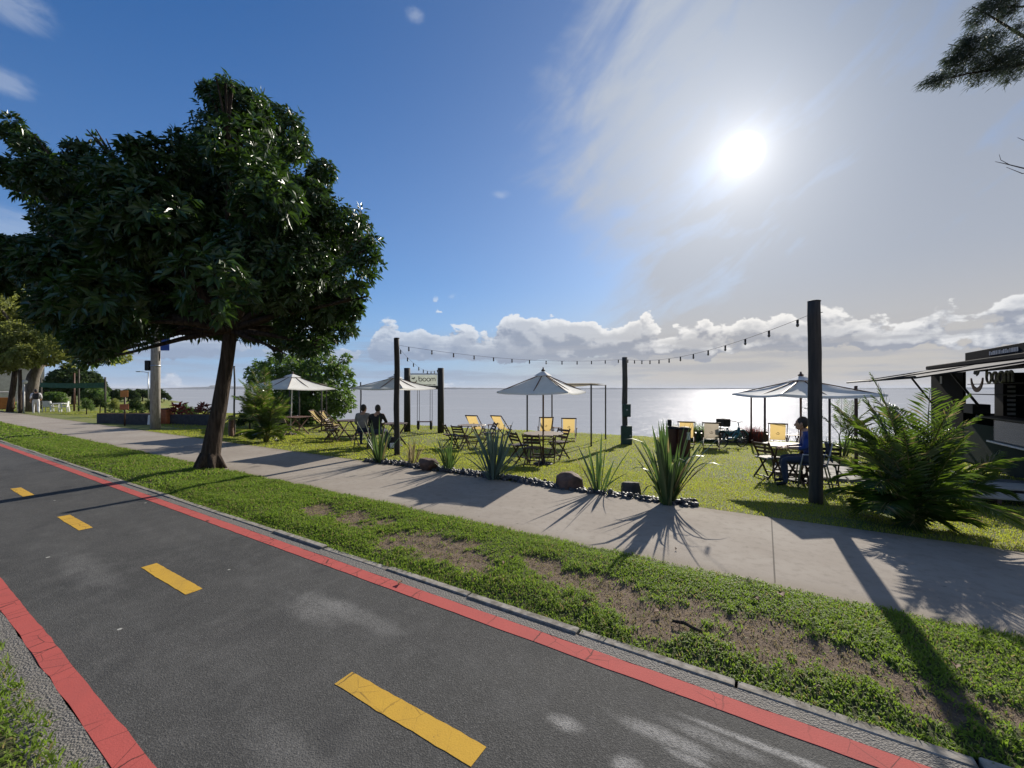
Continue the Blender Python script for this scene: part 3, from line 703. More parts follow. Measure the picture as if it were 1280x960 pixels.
far_tree(66, 44, 16, 489, 'low bush behind the white plastic chairs under the court net', 121, leaf='shrub_leaf', n=1000)
far_tree(125, 33, 9, 492, 'rounded dark bush at the end of the stone planter', 122, leaf='far_leaf', n=900)
for i, (px, Y, hw, top, lb, lf) in enumerate(((108, 30, 9, 497, 'low yellow green bush just before the court net', 'shrub_leaf'), (143, 27, 8, 497, 'sparse yellowish bush between the court net and the information sign', 'lacy_leaf'), (170, 30, 12, 497, 'low dark hedge bush behind the long planter', 'far_leaf'), (186, 28, 8, 498, 'small dark bush behind the planter next to the utility pole', 'far_leaf'), (232, 25.5, 10, 503, 'low pale bush behind the red leaved plants', 'shrub_leaf'))): far_tree(px, Y, hw, top, lb, 160 + i, leaf=lf, n=700)
# tall shrub behind the first umbrella
b_ = stand(385, 24.5)
leafy_tree('lakeside_tree', b_, [(385, 536, .16), (384, 510, .13), (380, 490, .12)],
           [(375, 470, 26), (350, 465, 24), (325, 468, 16), (402, 468, 24), (425, 468, 16), (440, 482, 8), (395, 495, 28), (370, 500, 28), (345, 500, 22), (420, 500, 20), (405, 452, 14), (375, 452, 14), (432, 505, 12), (318, 478, 7), (400, 520, 24), (370, 522, 20), (432, 448, 6)], 24.5, 1.2, 3000, 7, .24, .11, 'shrub_leaf', 'bark', .09, 'bushy green lakeside tree behind the umbrella and the tan shade sail', 31)
for i, (px, Y, top, lb) in enumerate(((312, 19.5, 512, 'low dark bush between the tree trunk and the palm'), (352, 20.5, 518, 'dark low bush behind the brown folding table'))):
    far_tree(px, Y, 16, top, lb, 140 + i, n=700)

# tree standing beyond the frame whose drooping feathery branch reaches into the sky
b_ = stand(1475, 9.)
ov = empty('feathery_tree', b_, 0, 'feathery grey green branch of a tall tree hanging into the sky', 'tree')
mb = MB(); T0 = Vector((0, 0, 0)); Yb = 9.
def q(px, py, Y=Yb): return aloft(px, py, Y) - b_
mb.tube([T0 - Vector((0, 0, .2)), q(1470, 300), q(1468, 80), q(1462, -150)], [.3, .24, .19, .1], 12)
mb.tube([q(1468, 100), q(1390, 55), q(1320, 68), q(1262, 84), q(1210, 92), q(1165, 103)], [.11, .07, .045, .03, .018, .007], 7)
mb.tube([q(1320, 68), q(1270, 40), q(1238, 20), q(1215, 8)], [.045, .03, .018, .008], 6)
mb.tube([q(1262, 84), q(1230, 62), q(1200, 58), q(1185, 55)], [.026, .018, .01, .006], 6)
mb.tube([q(1468, 90), q(1360, -5), q(1280, 8), q(1245, 10)], [.08, .05, .02, .008], 6)
mb.tube([q(1469, 250), q(1370, 222), q(1310, 214), q(1278, 210), q(1258, 205), q(1244, 202)], [.09, .045, .022, .012, .008, .004], 6)
mb.tube([q(1300, 213), q(1278, 217), q(1258, 209)], [.014, .008, .004], 5); mb.tube([q(1262, 206), q(1251, 200), q(1249, 193)], [.007, .005, .003], 5)
mb.tube([q(1310, 214), q(1290, 180), q(1272, 172)], [.012, .008, .004], 5)
mb.build('trunk', 'bark', ov)
fl = blobs_px([(1175, 98, 11), (1160, 102, 8), (1190, 92, 14), (1212, 80, 18), (1205, 62, 15), (1228, 60, 20), (1238, 85, 20), (1252, 72, 20), (1268, 88, 16), (1218, 45, 12), (1190, 75, 9), (1245, 45, 14), (1275, 62, 18), (1300, 70, 22), (1228, 12, 14), (1245, 5, 16), (1262, 15, 12), (1222, 25, 8), (1268, -10, 20), (1278, 30, 9)], Yb, .35, 71)
tp_, dd_ = crown_tips(fl, 2600, 72, .15); n = len(tp_); k_ = 5
T = np.repeat(tp_, k_, 0) + rng.normal(0, .03, (n * k_, 3)); D = np.stack([rng.normal(-.75, .45, n * k_), rng.normal(0, .5, n * k_), rng.normal(-.45, .35, n * k_)], 1)
V, F = leaves_np(T, D, rng.normal(0, 1, (n * k_, 3)), rng.uniform(.08, .2, n * k_), np.full(n * k_, .013), .1, .15)
crown_mesh('crown', V, F, 'needle_leaf', ov)

# ------------------------------------------------------------------ palms, flax clumps, small plants
def frond_np(base, az, el, L, droop, npair, lw, ll, seed, twist=0.):
    """feather leaf: rachis points plus drooping leaflets; returns rachis pts and blade mesh arrays"""
    r_ = np.random.default_rng(seed); n = npair + 4; p = Vector(base); pts = [p.copy()]; e = el
    for i in range(n):
        t = i / n; e2 = el - droop * t ** 1.5
        p = p + Vector((math.cos(az) * math.cos(e2), math.sin(az) * math.cos(e2), math.sin(e2))) * (L / n); pts.append(p.copy())
    C = []; D = []; U = []; LL = []
    for i in range(3, n + 1):
        t = (i - 2) / (n - 2); tan = (pts[min(i + 1, n)] - pts[i - 1]).normalized(); sd = tan.cross(Vector((0, 0, 1))).normalized(); up = sd.cross(tan)
        for sg in (-1, 1):
            for jj in range(1):
                f = .75 + .6 * t + r_.normal(0, .08)
                d = (sd * sg + tan * f + up * (.30 - .25 * t + r_.normal(0, .12))).normalized()
                C.append(pts[i] - tan * (L / n) * .5 * jj); D.append(d); U.append(up + sd * sg * .3); LL.append(ll * (math.sin(math.pi * min(1, .18 + t * .82)) ** .7 + .12) * r_.uniform(.85, 1.1))
    C, D, U, LL = np.array(C), np.array(D), np.array(U), np.array(LL)
    m = C + D * LL[:, None] * .5; V1, F1 = leaves_np(C, D, U, LL, np.full(len(C), lw), .25, .24)
    return pts, V1, F1
def palm(name, base, h, nf, spread, seed, label, canes=5, scale=1., lean=.0, el=(.45, 1.35), ll=.30, cat='palm', L=(.8, 1.25)):
    t = empty(name, base, 0, label, cat); r_ = np.random.default_rng(seed); tops = []
    for i in range(canes):
        a = r_.uniform(0, 6.28); rr = r_.uniform(.02, .16) * spread; b0 = Vector((math.cos(a) * rr, math.sin(a) * rr, -.05))
        tp_ = b0 + Vector((math.cos(a) * r_.uniform(.05, .25) * spread, math.sin(a) * r_.uniform(.05, .25) * spread, h * r_.uniform(.18, .48)))
        MB().tube([b0, b0.lerp(tp_, .5) + Vector((0, 0, .03)), tp_], [.030, .024, .017], 8).build('cane', 'cane', t); tops.append((tp_, a))
    for i in range(nf):
        tp_, a0 = tops[i % canes]; az = a0 + r_.normal(0, 1.25); ty_ = r_.uniform(); e = r_.uniform(el[0], el[1]); dr = r_.uniform(.5, 1.1); fl_ = r_.uniform(*L)
        if ty_ < .38: e = r_.uniform(max(el[1] - .45, .6), el[1]); dr = r_.uniform(.35, .95); fl_ = r_.uniform(sum(L) / 2, L[1])
        if h > 1.4 and i < 3: tp_ = Vector((tp_.x * .4, tp_.y * .4, tp_.z)); e = 1.36 + .05 * i; dr = .35; fl_ = 1.28
        elif ty_ > .66: e = r_.uniform(.15, .8); tp_ = Vector((tp_.x * .8, tp_.y * .8, r_.uniform(.06, .32))); fl_ = L[0] * r_.uniform(.8, 1.15); dr = r_.uniform(.4, 1.)
        pts, V, F = frond_np(tp_, az, e, h * fl_ * .70, dr, 22, .019 * scale, ll * 1.15 * r_.uniform(.85, 1.15), seed * 100 + i)
        mb = MB(); mb.tube(pts, list(np.linspace(.011, .003, len(pts))), 5); f0 = mb.build('frond', 'palm_leaf', t)
        # leaflets join the same mesh as the midrib
        me = f0.data; n0 = len(me.vertices); V2 = np.concatenate([np.array([tuple(v.co) for v in me.vertices]), V]); quads = [tuple(p.vertices) for p in me.polygons]
        me2 = bpy.data.meshes.new('frond'); me2.from_pydata([tuple(v) for v in V2], [], quads + [tuple(int(k) + n0 for k in f) for f in F]); me2.materials.append(MATS['palm_leaf']); f0.data = me2
    return t
palm('areca_palm', on_ground(1140, 658), 1.60, 84, .72, 3, 'large clumping palm with feathery fronds between the thick pole and the black kiosk', 8, 1.1, el=(.15, 1.5), ll=.27, L=(.40, 1.08))
palm('areca_palm', on_ground(334, 552), 1.95, 70, 1.1, 5, 'bushy clumping palm on the lawn just past the big tree trunk', 7, 1.35, el=(.15, 1.45), ll=.29, L=(.55, 1.1))
palm('areca_palm', stand(1052, 13.), 1.55, 16, .8, 9, 'thin upright young palm between the white umbrella and the large palm', 4, 1., el=(.7, 1.4), ll=.24)
palm('areca_palm', on_ground(1205, 632), .95, 16, .7, 12, 'small low palm on the lawn between the large palm and the pale ramp boards', 3, 1.1, el=(.3, 1.25), ll=.26)
palm('areca_palm', stand(1098, 10.4), .9, 14, .9, 14, 'short bright green fan of fronds behind the large palm, under the awning tip', 3, 1.1, el=(.4, 1.3), ll=.25)

def flax(base, h, n, spread, w, m, label, seed, bent=.25, name='flax_plant', grp=None):
    t = empty(name, base, 0, label, 'plant', grp); r_ = np.random.default_rng(seed); V = []; F = []
    for i in range(n):
        a = r_.uniform(0, 6.283); rr = r_.uniform(0, .10) * spread; L = h * r_.uniform(.55, 1.12); tilt = abs(r_.normal(0, .34)) * spread + .03
        p = np.array([math.cos(a) * rr, math.sin(a) * rr, -.03]); out = np.array([math.cos(a), math.sin(a), 0.]); sd = np.array([-math.sin(a + r_.normal(0, .5)), math.cos(a + r_.normal(0, .5)), 0.])
        k = 9; fold = r_.uniform(0, 1) < bent; th = tilt; b0 = len(V); ww = w * r_.uniform(.7, 1.15); kink = r_.uniform(.45, .8)
        for j in range(k + 1):
            u = j / k; wid = ww * (.55 + .9 * u) * (1 - u ** 2.4) + .002 if u < 1 else .001
            nrm = out * math.cos(th) - np.array([0, 0, 1.]) * math.sin(th)
            V += [p - sd * wid * .5, p - nrm * wid * .22, p + sd * wid * .5]
            th += tilt * .10 + (r_.uniform(.28, .5) if fold and u > kink else 0.) ; th = min(th, 2.2)
            p = p + (out * math.sin(th) + np.array([0, 0, 1.]) * math.cos(th)) * L / k
        for j in range(k):
            q0 = b0 + j * 3; F += [(q0, q0 + 1, q0 + 4, q0 + 3), (q0 + 1, q0 + 2, q0 + 5, q0 + 4)]
    link('foliage', np_mesh('foliage', V, F, [MATS[m]], True), t)
    return t
FG = 'flax clumps in the pebble border'
flax(on_ground(474, 579), 1.12, 28, .85, .05, 'flax_leaf', 'upright green flax clump at the end of the pebble border near the first wooden pole', 41, .1, grp=FG)
flax(on_ground(515, 583), .75, 24, 1.1, .035, 'dry_grass', 'thin yellowing flax clump beside the round brown rock', 42, .15, grp=FG)
flax(on_ground(561, 590), .80, 34, .8, .04, 'flax_leaf', 'short dense flax clump just past the round brown rock', 43, .1, grp=FG)
flax(on_ground(617, 599), 1.08, 50, .95, .06, 'flax_blue_haze_leaf', 'large blue grey flax clump in front of the round table', 44, .08, grp=FG)
flax(on_ground(747, 616), .98, 18, 1.2, .048, 'flax_leaf', 'open flax clump with few spread leaves between the two boulders', 45, .1, grp=FG)
flax(on_ground(835, 630), 1.24, 60, .95, .068, 'flax_leaf', 'tallest dense green flax clump at the end of the pebble border, before the maroon bins', 46, .14, grp=FG)

# pebble border along the pavement, boulders
def pebbles():
    r_ = np.random.default_rng(81); mb = MB(); line = [on_ground(*p) for p in ((452, 577), (500, 581), (560, 590), (640, 600), (720, 615), (800, 626), (872, 633))]
    L = [SV(p.x, p.y) for p in line]; sx = [a for a, b2 in L]; vx = [b2 for a, b2 in L]
    n = 0
    for _ in range(1500):
        s_ = r_.uniform(sx[0], sx[-1]); vm = np.interp(s_, sx, vx); v_ = vm + r_.normal(.0, .13)
        if v_ < 6.44: continue
        p = P(s_, v_); rr = r_.uniform(.022, .052); z = float(ground_z(s_, v_)) + rr * .35 + (r_.uniform(0, .05) if abs(v_ - vm) < .12 else 0)
        rot = Quaternion((r_.normal(), r_.normal(), r_.normal(), r_.normal())).normalized().to_matrix()
        mb.sphere((p.x, p.y, z), (rr * r_.uniform(.8, 1.5), rr, rr * r_.uniform(.5, .8)), 7, 5, rot); n += 1
    o = mb.build('pebbles', 'stone_dark'); tag(o, 'border of dark pebbles along the edge of the pavement', 'pebbles', kind='stuff')
pebbles()
def boulder(loc, size, m, label, seed, flat=None, rz=0.):
    import bmesh
    r_ = np.random.default_rng(seed); bm = bmesh.new(); bmesh.ops.create_icosphere(bm, subdivisions=4, radius=1.)
    pl = [(Vector(r_.normal(0, 1, 3)).normalized(), r_.uniform(.62, .95)) for _ in range(14)]
    if flat: pl = [(Vector(d).normalized(), k_) for d, k_ in flat]
    for v in bm.verts:
        d = v.co.normalized(); rad = 1.15
        for nn, k_ in pl:
            c = d.dot(nn)
            if c > .05: rad = min(rad, k_ / c)
        rad *= 1 + .025 * math.sin(d.x * 9 + seed) * math.sin(d.y * 8) + .015 * math.sin(d.z * 21 + d.x * 17)
        v.co = Vector((d.x * size[0], d.y * size[1], d.z * size[2])) * rad
    me = bpy.data.meshes.new('boulder'); bm.to_mesh(me); bm.free(); me.materials.append(MATS[m]); me.polygons.foreach_set('use_smooth', [True] * len(me.polygons))
    o = link('boulder', me); o.location = loc; o.rotation_euler = (0, 0, rz); tag(o, label, 'rock', 'boulders in the pebble border')
boulder(on_ground(714, 612) + Vector((0, .12, .10)), (.245, .2, .19), 'boulder_brown', 'largest brown boulder with a slanted top in the pebble border', 3, [((-.45, -.3, .85), .72), ((.5, -.2, .8), .78), ((1, 0, .1), .85), ((-1, 0, .05), .95), ((0, -1, .1), .8), ((0, 1, 0), .9), ((.2, -.9, .6), .82), ((0, 0, 1), .86), ((-.7, -.7, .2), .85), ((.7, -.7, .2), .88)], .2)
boulder(on_ground(791, 618) + Vector((0, .1, .06)), (.17, .13, .15), 'boulder_grey', 'small block shaped grey boulder beside the tallest flax clump', 5, [((0, .1, 1), .8), ((1, 0, .15), .85), ((-1, 0, .05), .88), ((0, -1, .2), .8), ((0, 1, 0), .9)], -.1)
boulder(on_ground(533, 589) + Vector((0, .15, .10)), (.20, .18, .19), 'boulder_brown', 'round reddish brown rock between two low flax clumps', 8)

# ------------------------------------------------------------------ furniture
YAWL = PHI + math.pi / 2                                       # turns local +Y towards -s ... local +X along v
def market_umbrella(loc, rz, label, side=2.0, rim=1.95, rise=.52, pole_m='brown_wood', h_base=True, tilt=0.):
    t = empty('patio_umbrella', loc, rz, label, 'umbrella', 'square patio umbrellas on the lawn'); h = side / 2
    MB().tube([(0, 0, -.05), (0, 0, rim + rise + .05)], .021, 10).build('pole', pole_m, t)
    if h_base:
        b2 = MB().lathe([(.24, 0), (.24, .035), (.21, .055), (.05, .06), (.035, .22), (.028, .24)], n=24).build('base', 'black_metal', t)
    # cloth: four sagging panels with a short valance
    def panel_z(u): return rim + rise * (1 - u) - .045 * math.sin(math.pi * u)
    mb = MB(); N = 10
    for q in range(4):
        M = Matrix.Rotation(q * math.pi / 2, 3, 'Z'); g = []
        for i in range(N + 1):
            u = .13 + (1 - .13) * i / N; row = []
            for j in range(N + 1):
                w_ = -1 + 2 * j / N; sag = -.045 * (1 - w_ * w_) * u; x = h * u * (1 - .035 * (1 - w_ * w_) * u)
                row.append(M @ Vector((x, h * u * w_, panel_z(u) + sag * 1.0 - .0)))
            g.append(row)
        row = [Vector((v.x, v.y, v.z - .035)) for v in g[-1]]; g.append([v * 1.0 for v in row])
        vs = [v for r_ in g for v in r_]; K = N + 1
        mb.add(vs, [(i * K + j, (i + 1) * K + j, (i + 1) * K + j + 1, i * K + j + 1) for i in range(N + 1) for j in range(N)], True)
    can = mb.build('canopy', 'umbrella_cloth', t)
    mb = MB()                                                    # vent tier above the opening
    for q in range(4):
        M = Matrix.Rotation(q * math.pi / 2, 3, 'Z'); a = .20 * h; zt, zb = panel_z(0) + .045, panel_z(.2) + .05
        mb.add([M @ Vector((.02, -.02, zt)), M @ Vector((.02, .02, zt)), M @ Vector((a, a, zb)), M @ Vector((a, 0, zb - .012)), M @ Vector((a, -a, zb))], [(0, 4, 3, 2, 1)], False)
    mb.build('vent', 'umbrella_cloth', t)
    MB().lathe([(.012, 0), (.05, .012), (.055, .03), (.03, .045), (.014, .07), (.02, .085), (.004, .10)], (0, 0, rim + rise + .04), 14).build('finial', 'dark_wood', t)
    hub = MB().lathe([(.045, 0), (.05, .02), (.05, .06), (.03, .08)], (0, 0, rim + .18), 12).build('hub', 'dark_wood', t)
    for q in range(8):
        a = q * math.pi / 4 + math.pi / 4; k_ = h * (1.414 if q % 2 == 0 else .955); d = Vector((math.cos(a), math.sin(a), 0)); dz = -.0 if q % 2 == 0 else -.05
        MB().bar(d * .03 + Vector((0, 0, rim + rise - .03)), d * k_ * .985 + Vector((0, 0, rim - .018 + dz)), .016, .022).build('rib', 'brown_wood', t)
        MB().bar(d * .04 + Vector((0, 0, rim + .21)), d * k_ * .5 + Vector((0, 0, rim + rise * .5 - .075)), .012, .018).build('strut', 'brown_wood', t)
    t.rotation_euler = (0, tilt, rz)
    return t
market_umbrella(on_ground(679, 581), R(-23), 'square grey white umbrella over the round table beside the blue grey flax', 1.70, 1.78, .45)
market_umbrella(stand(1001, 8.4), R(-4), 'brightly lit white square umbrella partly behind the thick wooden pole', 1.88, 1.80, .32)
market_umbrella(stand(494, 13.3), R(-20), 'square umbrella behind the first wooden pole, above the couple and the swing', 1.9, 1.90, .36, 'white_paint')
market_umbrella(stand(363, 16.8), R(-22), 'pale square umbrella behind the bushy palm at the brown table', 2.3, 1.95, .50, 'white_paint', tilt=.05)

def fold_chair(loc, rz, label, m='dark_wood', seat_m=None):
    t = empty('folding_chair', loc, rz, label, 'folding chair', 'wooden folding chairs round the tables'); w_ = .40
    # local +Y is where the sitter looks
    for sx in (-1, 1):
        x = sx * w_ / 2
        MB().bar((x, .20, 0), (x, -.235, .80), .022, .038, bev=.004).build('leg', m, t)
        MB().bar((x - sx * .028, -.24, 0), (x - sx * .028, .17, .445), .022, .036, bev=.004).build('leg', m, t)
    mb = MB()
    for i in range(6): mb.box((0, -.17 + i * .068, .455), (w_ - .03, .052, .018), None, .004)
    for sx in (-1, 1): mb.box((sx * .14, 0, .438), (.022, .40, .024))
    mb.build('seat', seat_m or m, t)
    mb = MB()
    for i in range(3): z = .58 + i * .082; mb.box((0, .20 - .435 * z / .80 + .004, z), (w_ - .026, .016, .058), Matrix.Rotation(.5, 3, 'X'), .004)
    mb.build('backrest', m, t)
    MB().bar((-w_ / 2, .135, .12), (w_ / 2, .135, .12), .018, .022).build('stretcher', m, t); MB().bar((-w_ / 2 + .028, -.175, .07), (w_ / 2 - .028, -.175, .07), .018, .022).build('stretcher', m, t)
    return t
def round_table(loc, rz, label, d=1.0, m='dark_wood', topm='table_wood', square=False, h=.74):
    t = empty('folding_table', loc, rz, label, 'table', 'wooden folding tables'); mb = MB(); n = 9; pitch = d / n
    for i in range(n):
        y = -d / 2 + (i + .5) * pitch; L = d if square else 2 * math.sqrt(max((d / 2) ** 2 - (abs(y) - pitch * .15) ** 2, .01))
        mb.box((0, y, h - .011), (L, pitch - .008, .022), None, .004)
    mb.box((-.25 * d, 0, h - .034), (.05, d * .86, .022)); mb.box((.25 * d, 0, h - .034), (.05, d * .86, .022)); mb.build('tabletop', topm, t)
    for sx in (-1, 1):
        x = sx * d * .30
        MB().bar((x, -.40 * d, 0), (x, .36 * d, h - .045), .026, .05, bev=.004).build('leg', m, t)
        MB().bar((x - sx * .03, .40 * d, 0), (x - sx * .03, -.36 * d, h - .045), .026, .05, bev=.004).build('leg', m, t)
    MB().bar((-.3 * d, -.21 * d, .17), (.3 * d, -.21 * d, .17), .02, .035).build('stretcher', m, t); MB().bar((-.27 * d, .21 * d, .17), (.27 * d, .21 * d, .17), .02, .035).build('stretcher', m, t); MB().tube([(-.3 * d, 0, h * .48), (.3 * d, 0, h * .48)], .012, 8).build('pivot_rod', m, t)
    return t
def deck_chair(loc, rz, label, grp='yellow canvas deck chairs facing the lake', canvas='canvas_yellow', m='brown_wood', arms=True):
    t = empty('deck_chair', loc, rz, label, 'deck chair', grp); w_ = .56
    # local +Y is where the sitter looks; the sling hangs from the tall rear rail to the low front rail
    top, low = (-.42, .93), (.42, .30)
    mb = MB()
    for sx in (-1, 1): mb.bar((sx * w_ / 2, .52, .0), (sx * w_ / 2, top[0], top[1]), .024, .042, bev=.005)
    mb.bar((-w_ / 2 - .02, top[0], top[1]), (w_ / 2 + .02, top[0], top[1]), .03, .045, bev=.006); mb.bar((-w_ / 2, .47, .045), (w_ / 2, .47, .045), .022, .03); mb.build('back_frame', m, t)
    mb = MB(); w2 = w_ - .06
    for sx in (-1, 1): mb.bar((sx * w2 / 2, -.46, 0), (sx * w2 / 2, low[0], low[1]), .024, .042, bev=.005)
    mb.bar((-w2 / 2, low[0], low[1]), (w2 / 2, low[0], low[1]), .03, .04, bev=.005); mb.bar((-w2 / 2, -.42, .04), (w2 / 2, -.42, .04), .022, .03); mb.build('seat_frame', m, t)
    for sx in (-1, 1):
        if arms: MB().bar((sx * (w_ / 2 + .035), -.28, .52), (sx * (w_ / 2 + .035), .30, .50), .05, .022, bev=.005).build('armrest', m, t)
        if arms: MB().bar((sx * (w_ / 2 + .03), .26, .50), (sx * (w_ / 2 + .03), .16, .17), .02, .03).build('arm_post', m, t)
    N = 14; vs = []
    for i in range(N + 1):
        u = i / N; y = top[0] + (low[0] - top[0]) * u; z = top[1] - .02 + (low[1] - top[1]) * u - .22 * math.sin(math.pi * min(1, u ** .85)) * (.7 + .3 * u)
        for j in range(5): xx = -w2 / 2 + .02 + (w2 - .04) * j / 4; vs.append((xx, y - .012 * (1 - abs(j - 2) / 2), z))
    cv = MB().add(vs, [(i * 5 + j, i * 5 + j + 1, (i + 1) * 5 + j + 1, (i + 1) * 5 + j) for i in range(N) for j in range(4)], True).build('canvas', canvas, t)
    mb = MB(); yb, zb = vs[5 * 4 + 2][1] - .03, vs[5 * 4 + 2][2]      # small printed smile on the back of the canvas
    mb.tube([(-.055 + .11 * k / 8, yb + .004, zb - .045 * math.sin(math.pi * k / 8)) for k in range(9)], .008, 5); mb.sphere((.01, yb + .006, zb + .02), (.03, .006, .014), 8, 5)
    mb.build('emblem', 'logo_brown', cv)
    return t
def side_table(loc, rz, label, m='brown_wood'):
    t = empty('side_table', loc, rz, label, 'side table', 'small wooden side tables between the deck chairs'); mb = MB()
    for i in range(5): mb.box((0, -.16 + i * .08, .50), (.40, .068, .018), None, .003)
    mb.build('tabletop', m, t)
    for sx in (-1, 1):
        MB().bar((sx * .17, -.16, 0), (sx * .17, .15, .49), .02, .032).build('leg', m, t); MB().bar((sx * .145, .16, 0), (sx * .145, -.15, .49), .02, .032).build('leg', m, t)
    return t
LAKE = PHI                                                      # local +Y = towards the lake
# round table under the middle umbrella, with three chairs
tc = on_ground(679, 578)
round_table(tc + Vector((0, 0, 0)), PHI + .4, 'round slatted table with crossed legs under the grey white umbrella')
fold_chair(tc + Vector((-.62, -.05, 0)), math.atan2(-1, .1) + .5 + math.pi / 2 * .0, 'dark folding chair at the round table, beside the blue grey flax')
fold_chair(tc + Vector((-.28, -.55, 0)), -.35, 'dark folding chair with its back to the pavement at the round table')
fold_chair(tc + Vector((.45, .55, 0)), PHI + math.pi - .3, 'dark folding chair on the lake side of the round table')
# second table, before the yellow deck chairs
td = stand(588, 13.6)
round_table(td + Vector((.05, 0, 0)), PHI + .2, 'pale topped folding table between the swing frame and the blue grey flax', .9)
fold_chair(td + Vector((-.62, -.25, 0)), -1.15, 'slatted folding chair seen from behind near the swing post')
fold_chair(td + Vector((-.25, -.62, 0)), -.5, 'slatted folding chair in front of the pale topped table')
fold_chair(td + Vector((.62, .3, 0)), 1.9, 'slatted folding chair on the lake side of the pale topped table')
# table of the couple
te = stand(438, 15.0)
round_table(te, PHI + .3, 'dark folding table beside the seated couple', .95, 'dark_wood', 'dark_wood')
fold_chair(te + Vector((-.35, -.75, 0)), -.35, 'dark brown folding chair with leaning back at the table beside the couple', 'dark_wood')
fold_chair(te + Vector((-.75, .2, 0)), -1.4, 'dark brown folding chair on the palm side of the couple\'s neighbouring table', 'dark_wood')
tf = stand(492, 13.6)
round_table(tf, PHI, 'small dark folding table in front of the seated couple, behind the first wooden pole', .85, 'dark_wood', 'dark_wood')
tg = stand(370, 17.0)
round_table(tg, PHI + .2, 'red brown folding table under the umbrella beside the bushy palm', 1.0, 'brown_wood', 'brown_wood', True)
fold_chair(tg + Vector((-.1, -.75, 0)), -.2, 'pale folding chair at the red brown table beside the bushy palm', 'table_wood')
# table at the thick pole
th_ = stand(986, 8.6)
round_table(th_, PHI + .1, 'pale topped folding table under the brightly lit umbrella', .95, 'dark_wood', 'plank_pale')
fold_chair(on_ground(961, 598), -1.3, 'dark folding chair with a pale seat at the table near the thick pole', 'dark_wood', 'plank_pale')
fold_chair(th_ + Vector((-.02, -.42, 0)), .2, 'dark folding chair tucked under the table near the thick pole', 'dark_wood')
# deck chairs
def dk(px, py, a, label, **k): deck_chair(on_ground(px, py), PHI + a, label, **k)
dk(595, 546, .15, 'yellow deck chair nearest the swing, half hidden by the blue grey flax')
dk(627, 546, -.05, 'yellow deck chair beside the one nearest the swing, right of the small dark table')
dk(682, 549, .55, 'yellow deck chair directly behind the pole of the grey white umbrella')
dk(711, 551, .42, 'yellow deck chair with a side table, before the thin posts of the shade frame')
dk(400, 537, -1.0, 'yellow deck chair turned sideways nearest the tan shade sail')
dk(413, 539, -1.0, 'yellow deck chair turned sideways behind the thin post of the shade sail')
dk(858, 558, .15, 'yellow deck chair half hidden behind the maroon bins')
dk(889, 560, .12, 'grey brown deck chair beside the teal bicycle', canvas='shade_cloth', m='dark_wood')
dk(972, 561, .0, 'yellow deck chair under the brightly lit umbrella, before the pole')
dk(1010, 560, -.1, 'yellow deck chair mostly hidden behind the thick pole')
for (px, py, lb) in ((615, 545, 'small dark side table between the two deck chairs nearest the swing'), (697, 550, 'small side table between the pair of deck chairs near the shade frame'), (990, 561, 'small side table between the deck chairs under the brightly lit umbrella')):
    side_table(on_ground(px, py), PHI + .4, lb)

# ------------------------------------------------------------------ poles, frames, strings of lamps
def wood_pole(px, Y, top_py, r, label, m='pole_wood', name='wooden_pole', lean=0., grp='tall round wooden poles'):
    b2 = stand(px, Y); h = CAM_H + (HY - top_py) / FPX * Y - b2.z
    t = empty(name, b2, 0, label, 'pole', grp); r_ = np.random.default_rng(int(px)); n = 12
    MB().tube([(lean * k / n + .008 * math.sin(k * .9), .006 * math.cos(k * .7), -.1 + (h + .1) * k / n) for k in range(n + 1)], [r * (1.04 - .08 * k / n) * (1 + .02 * r_.normal()) for k in range(n + 1)], 14).build('shaft', m, t)
    MB().lathe([(r * .98, 0), (r * 1.0, .012), (r * .8, .02)], (lean, .0, h - .004), 14).build('cap', 'black_metal', t)
    mb = MB(); mb.tube([(r * .6 * math.cos(a), r * .6 * math.sin(a) - r * .7, h - .18) for a in (0, 1, 2, 3)], .006, 5); mb.build('hook', 'black_metal', t)
    return Vector((b2.x + lean, b2.y, b2.z + h))
A1 = wood_pole(1020, 6.5, 377, .092, 'tall thick wooden pole beside the person in blue, nearest to the path', lean=-.03)
A2 = wood_pole(496, 11.2, 423, .076, 'tall dark wooden pole at the seated couple with the umbrella behind it', 'black_wood')
A3 = wood_pole(781, 15.6, 447, .10, 'grey wooden pole at the water with two green boxes on it', 'grey_wood')
b2 = stand(783, 15.45)
for (z0, z1, w_, lb) in ((1.02 + .02, 1.52, .30, 'green electrical box, upper of the two on the grey pole'), (-.02, .70, .40, 'larger green cabinet at the foot of the grey pole')):
    t = empty('electrical_box', b2 + Vector((.0, 0, z0)), PHI + .45, lb, 'box'); hh = z1 - z0
    MB().box((0, 0, hh / 2), (w_, .16, hh), None, .012).build('cabinet', 'box_green', t); MB().box((0, -.086, hh / 2), (w_ - .05, .012, hh - .06), None, .004).build('door', 'box_green', t)
    MB().lathe([(.03, 0), (.035, .012), (.02, .02)], (0, 0, 0), 12).build('lock', 'steel', t).matrix_local = Matrix.Translation((0, -.092, hh * .55)) @ Matrix.Rotation(R(90), 4, 'X') if hh < .6 else Matrix.Translation((w_ * .32, -.092, hh * .5)) @ Matrix.Rotation(R(90), 4, 'X')
def catenary(a, b2, sag, n): return [a.lerp(b2, i / n) - Vector((0, 0, sag * 4 * (i / n) * (1 - i / n))) for i in range(n + 1)]
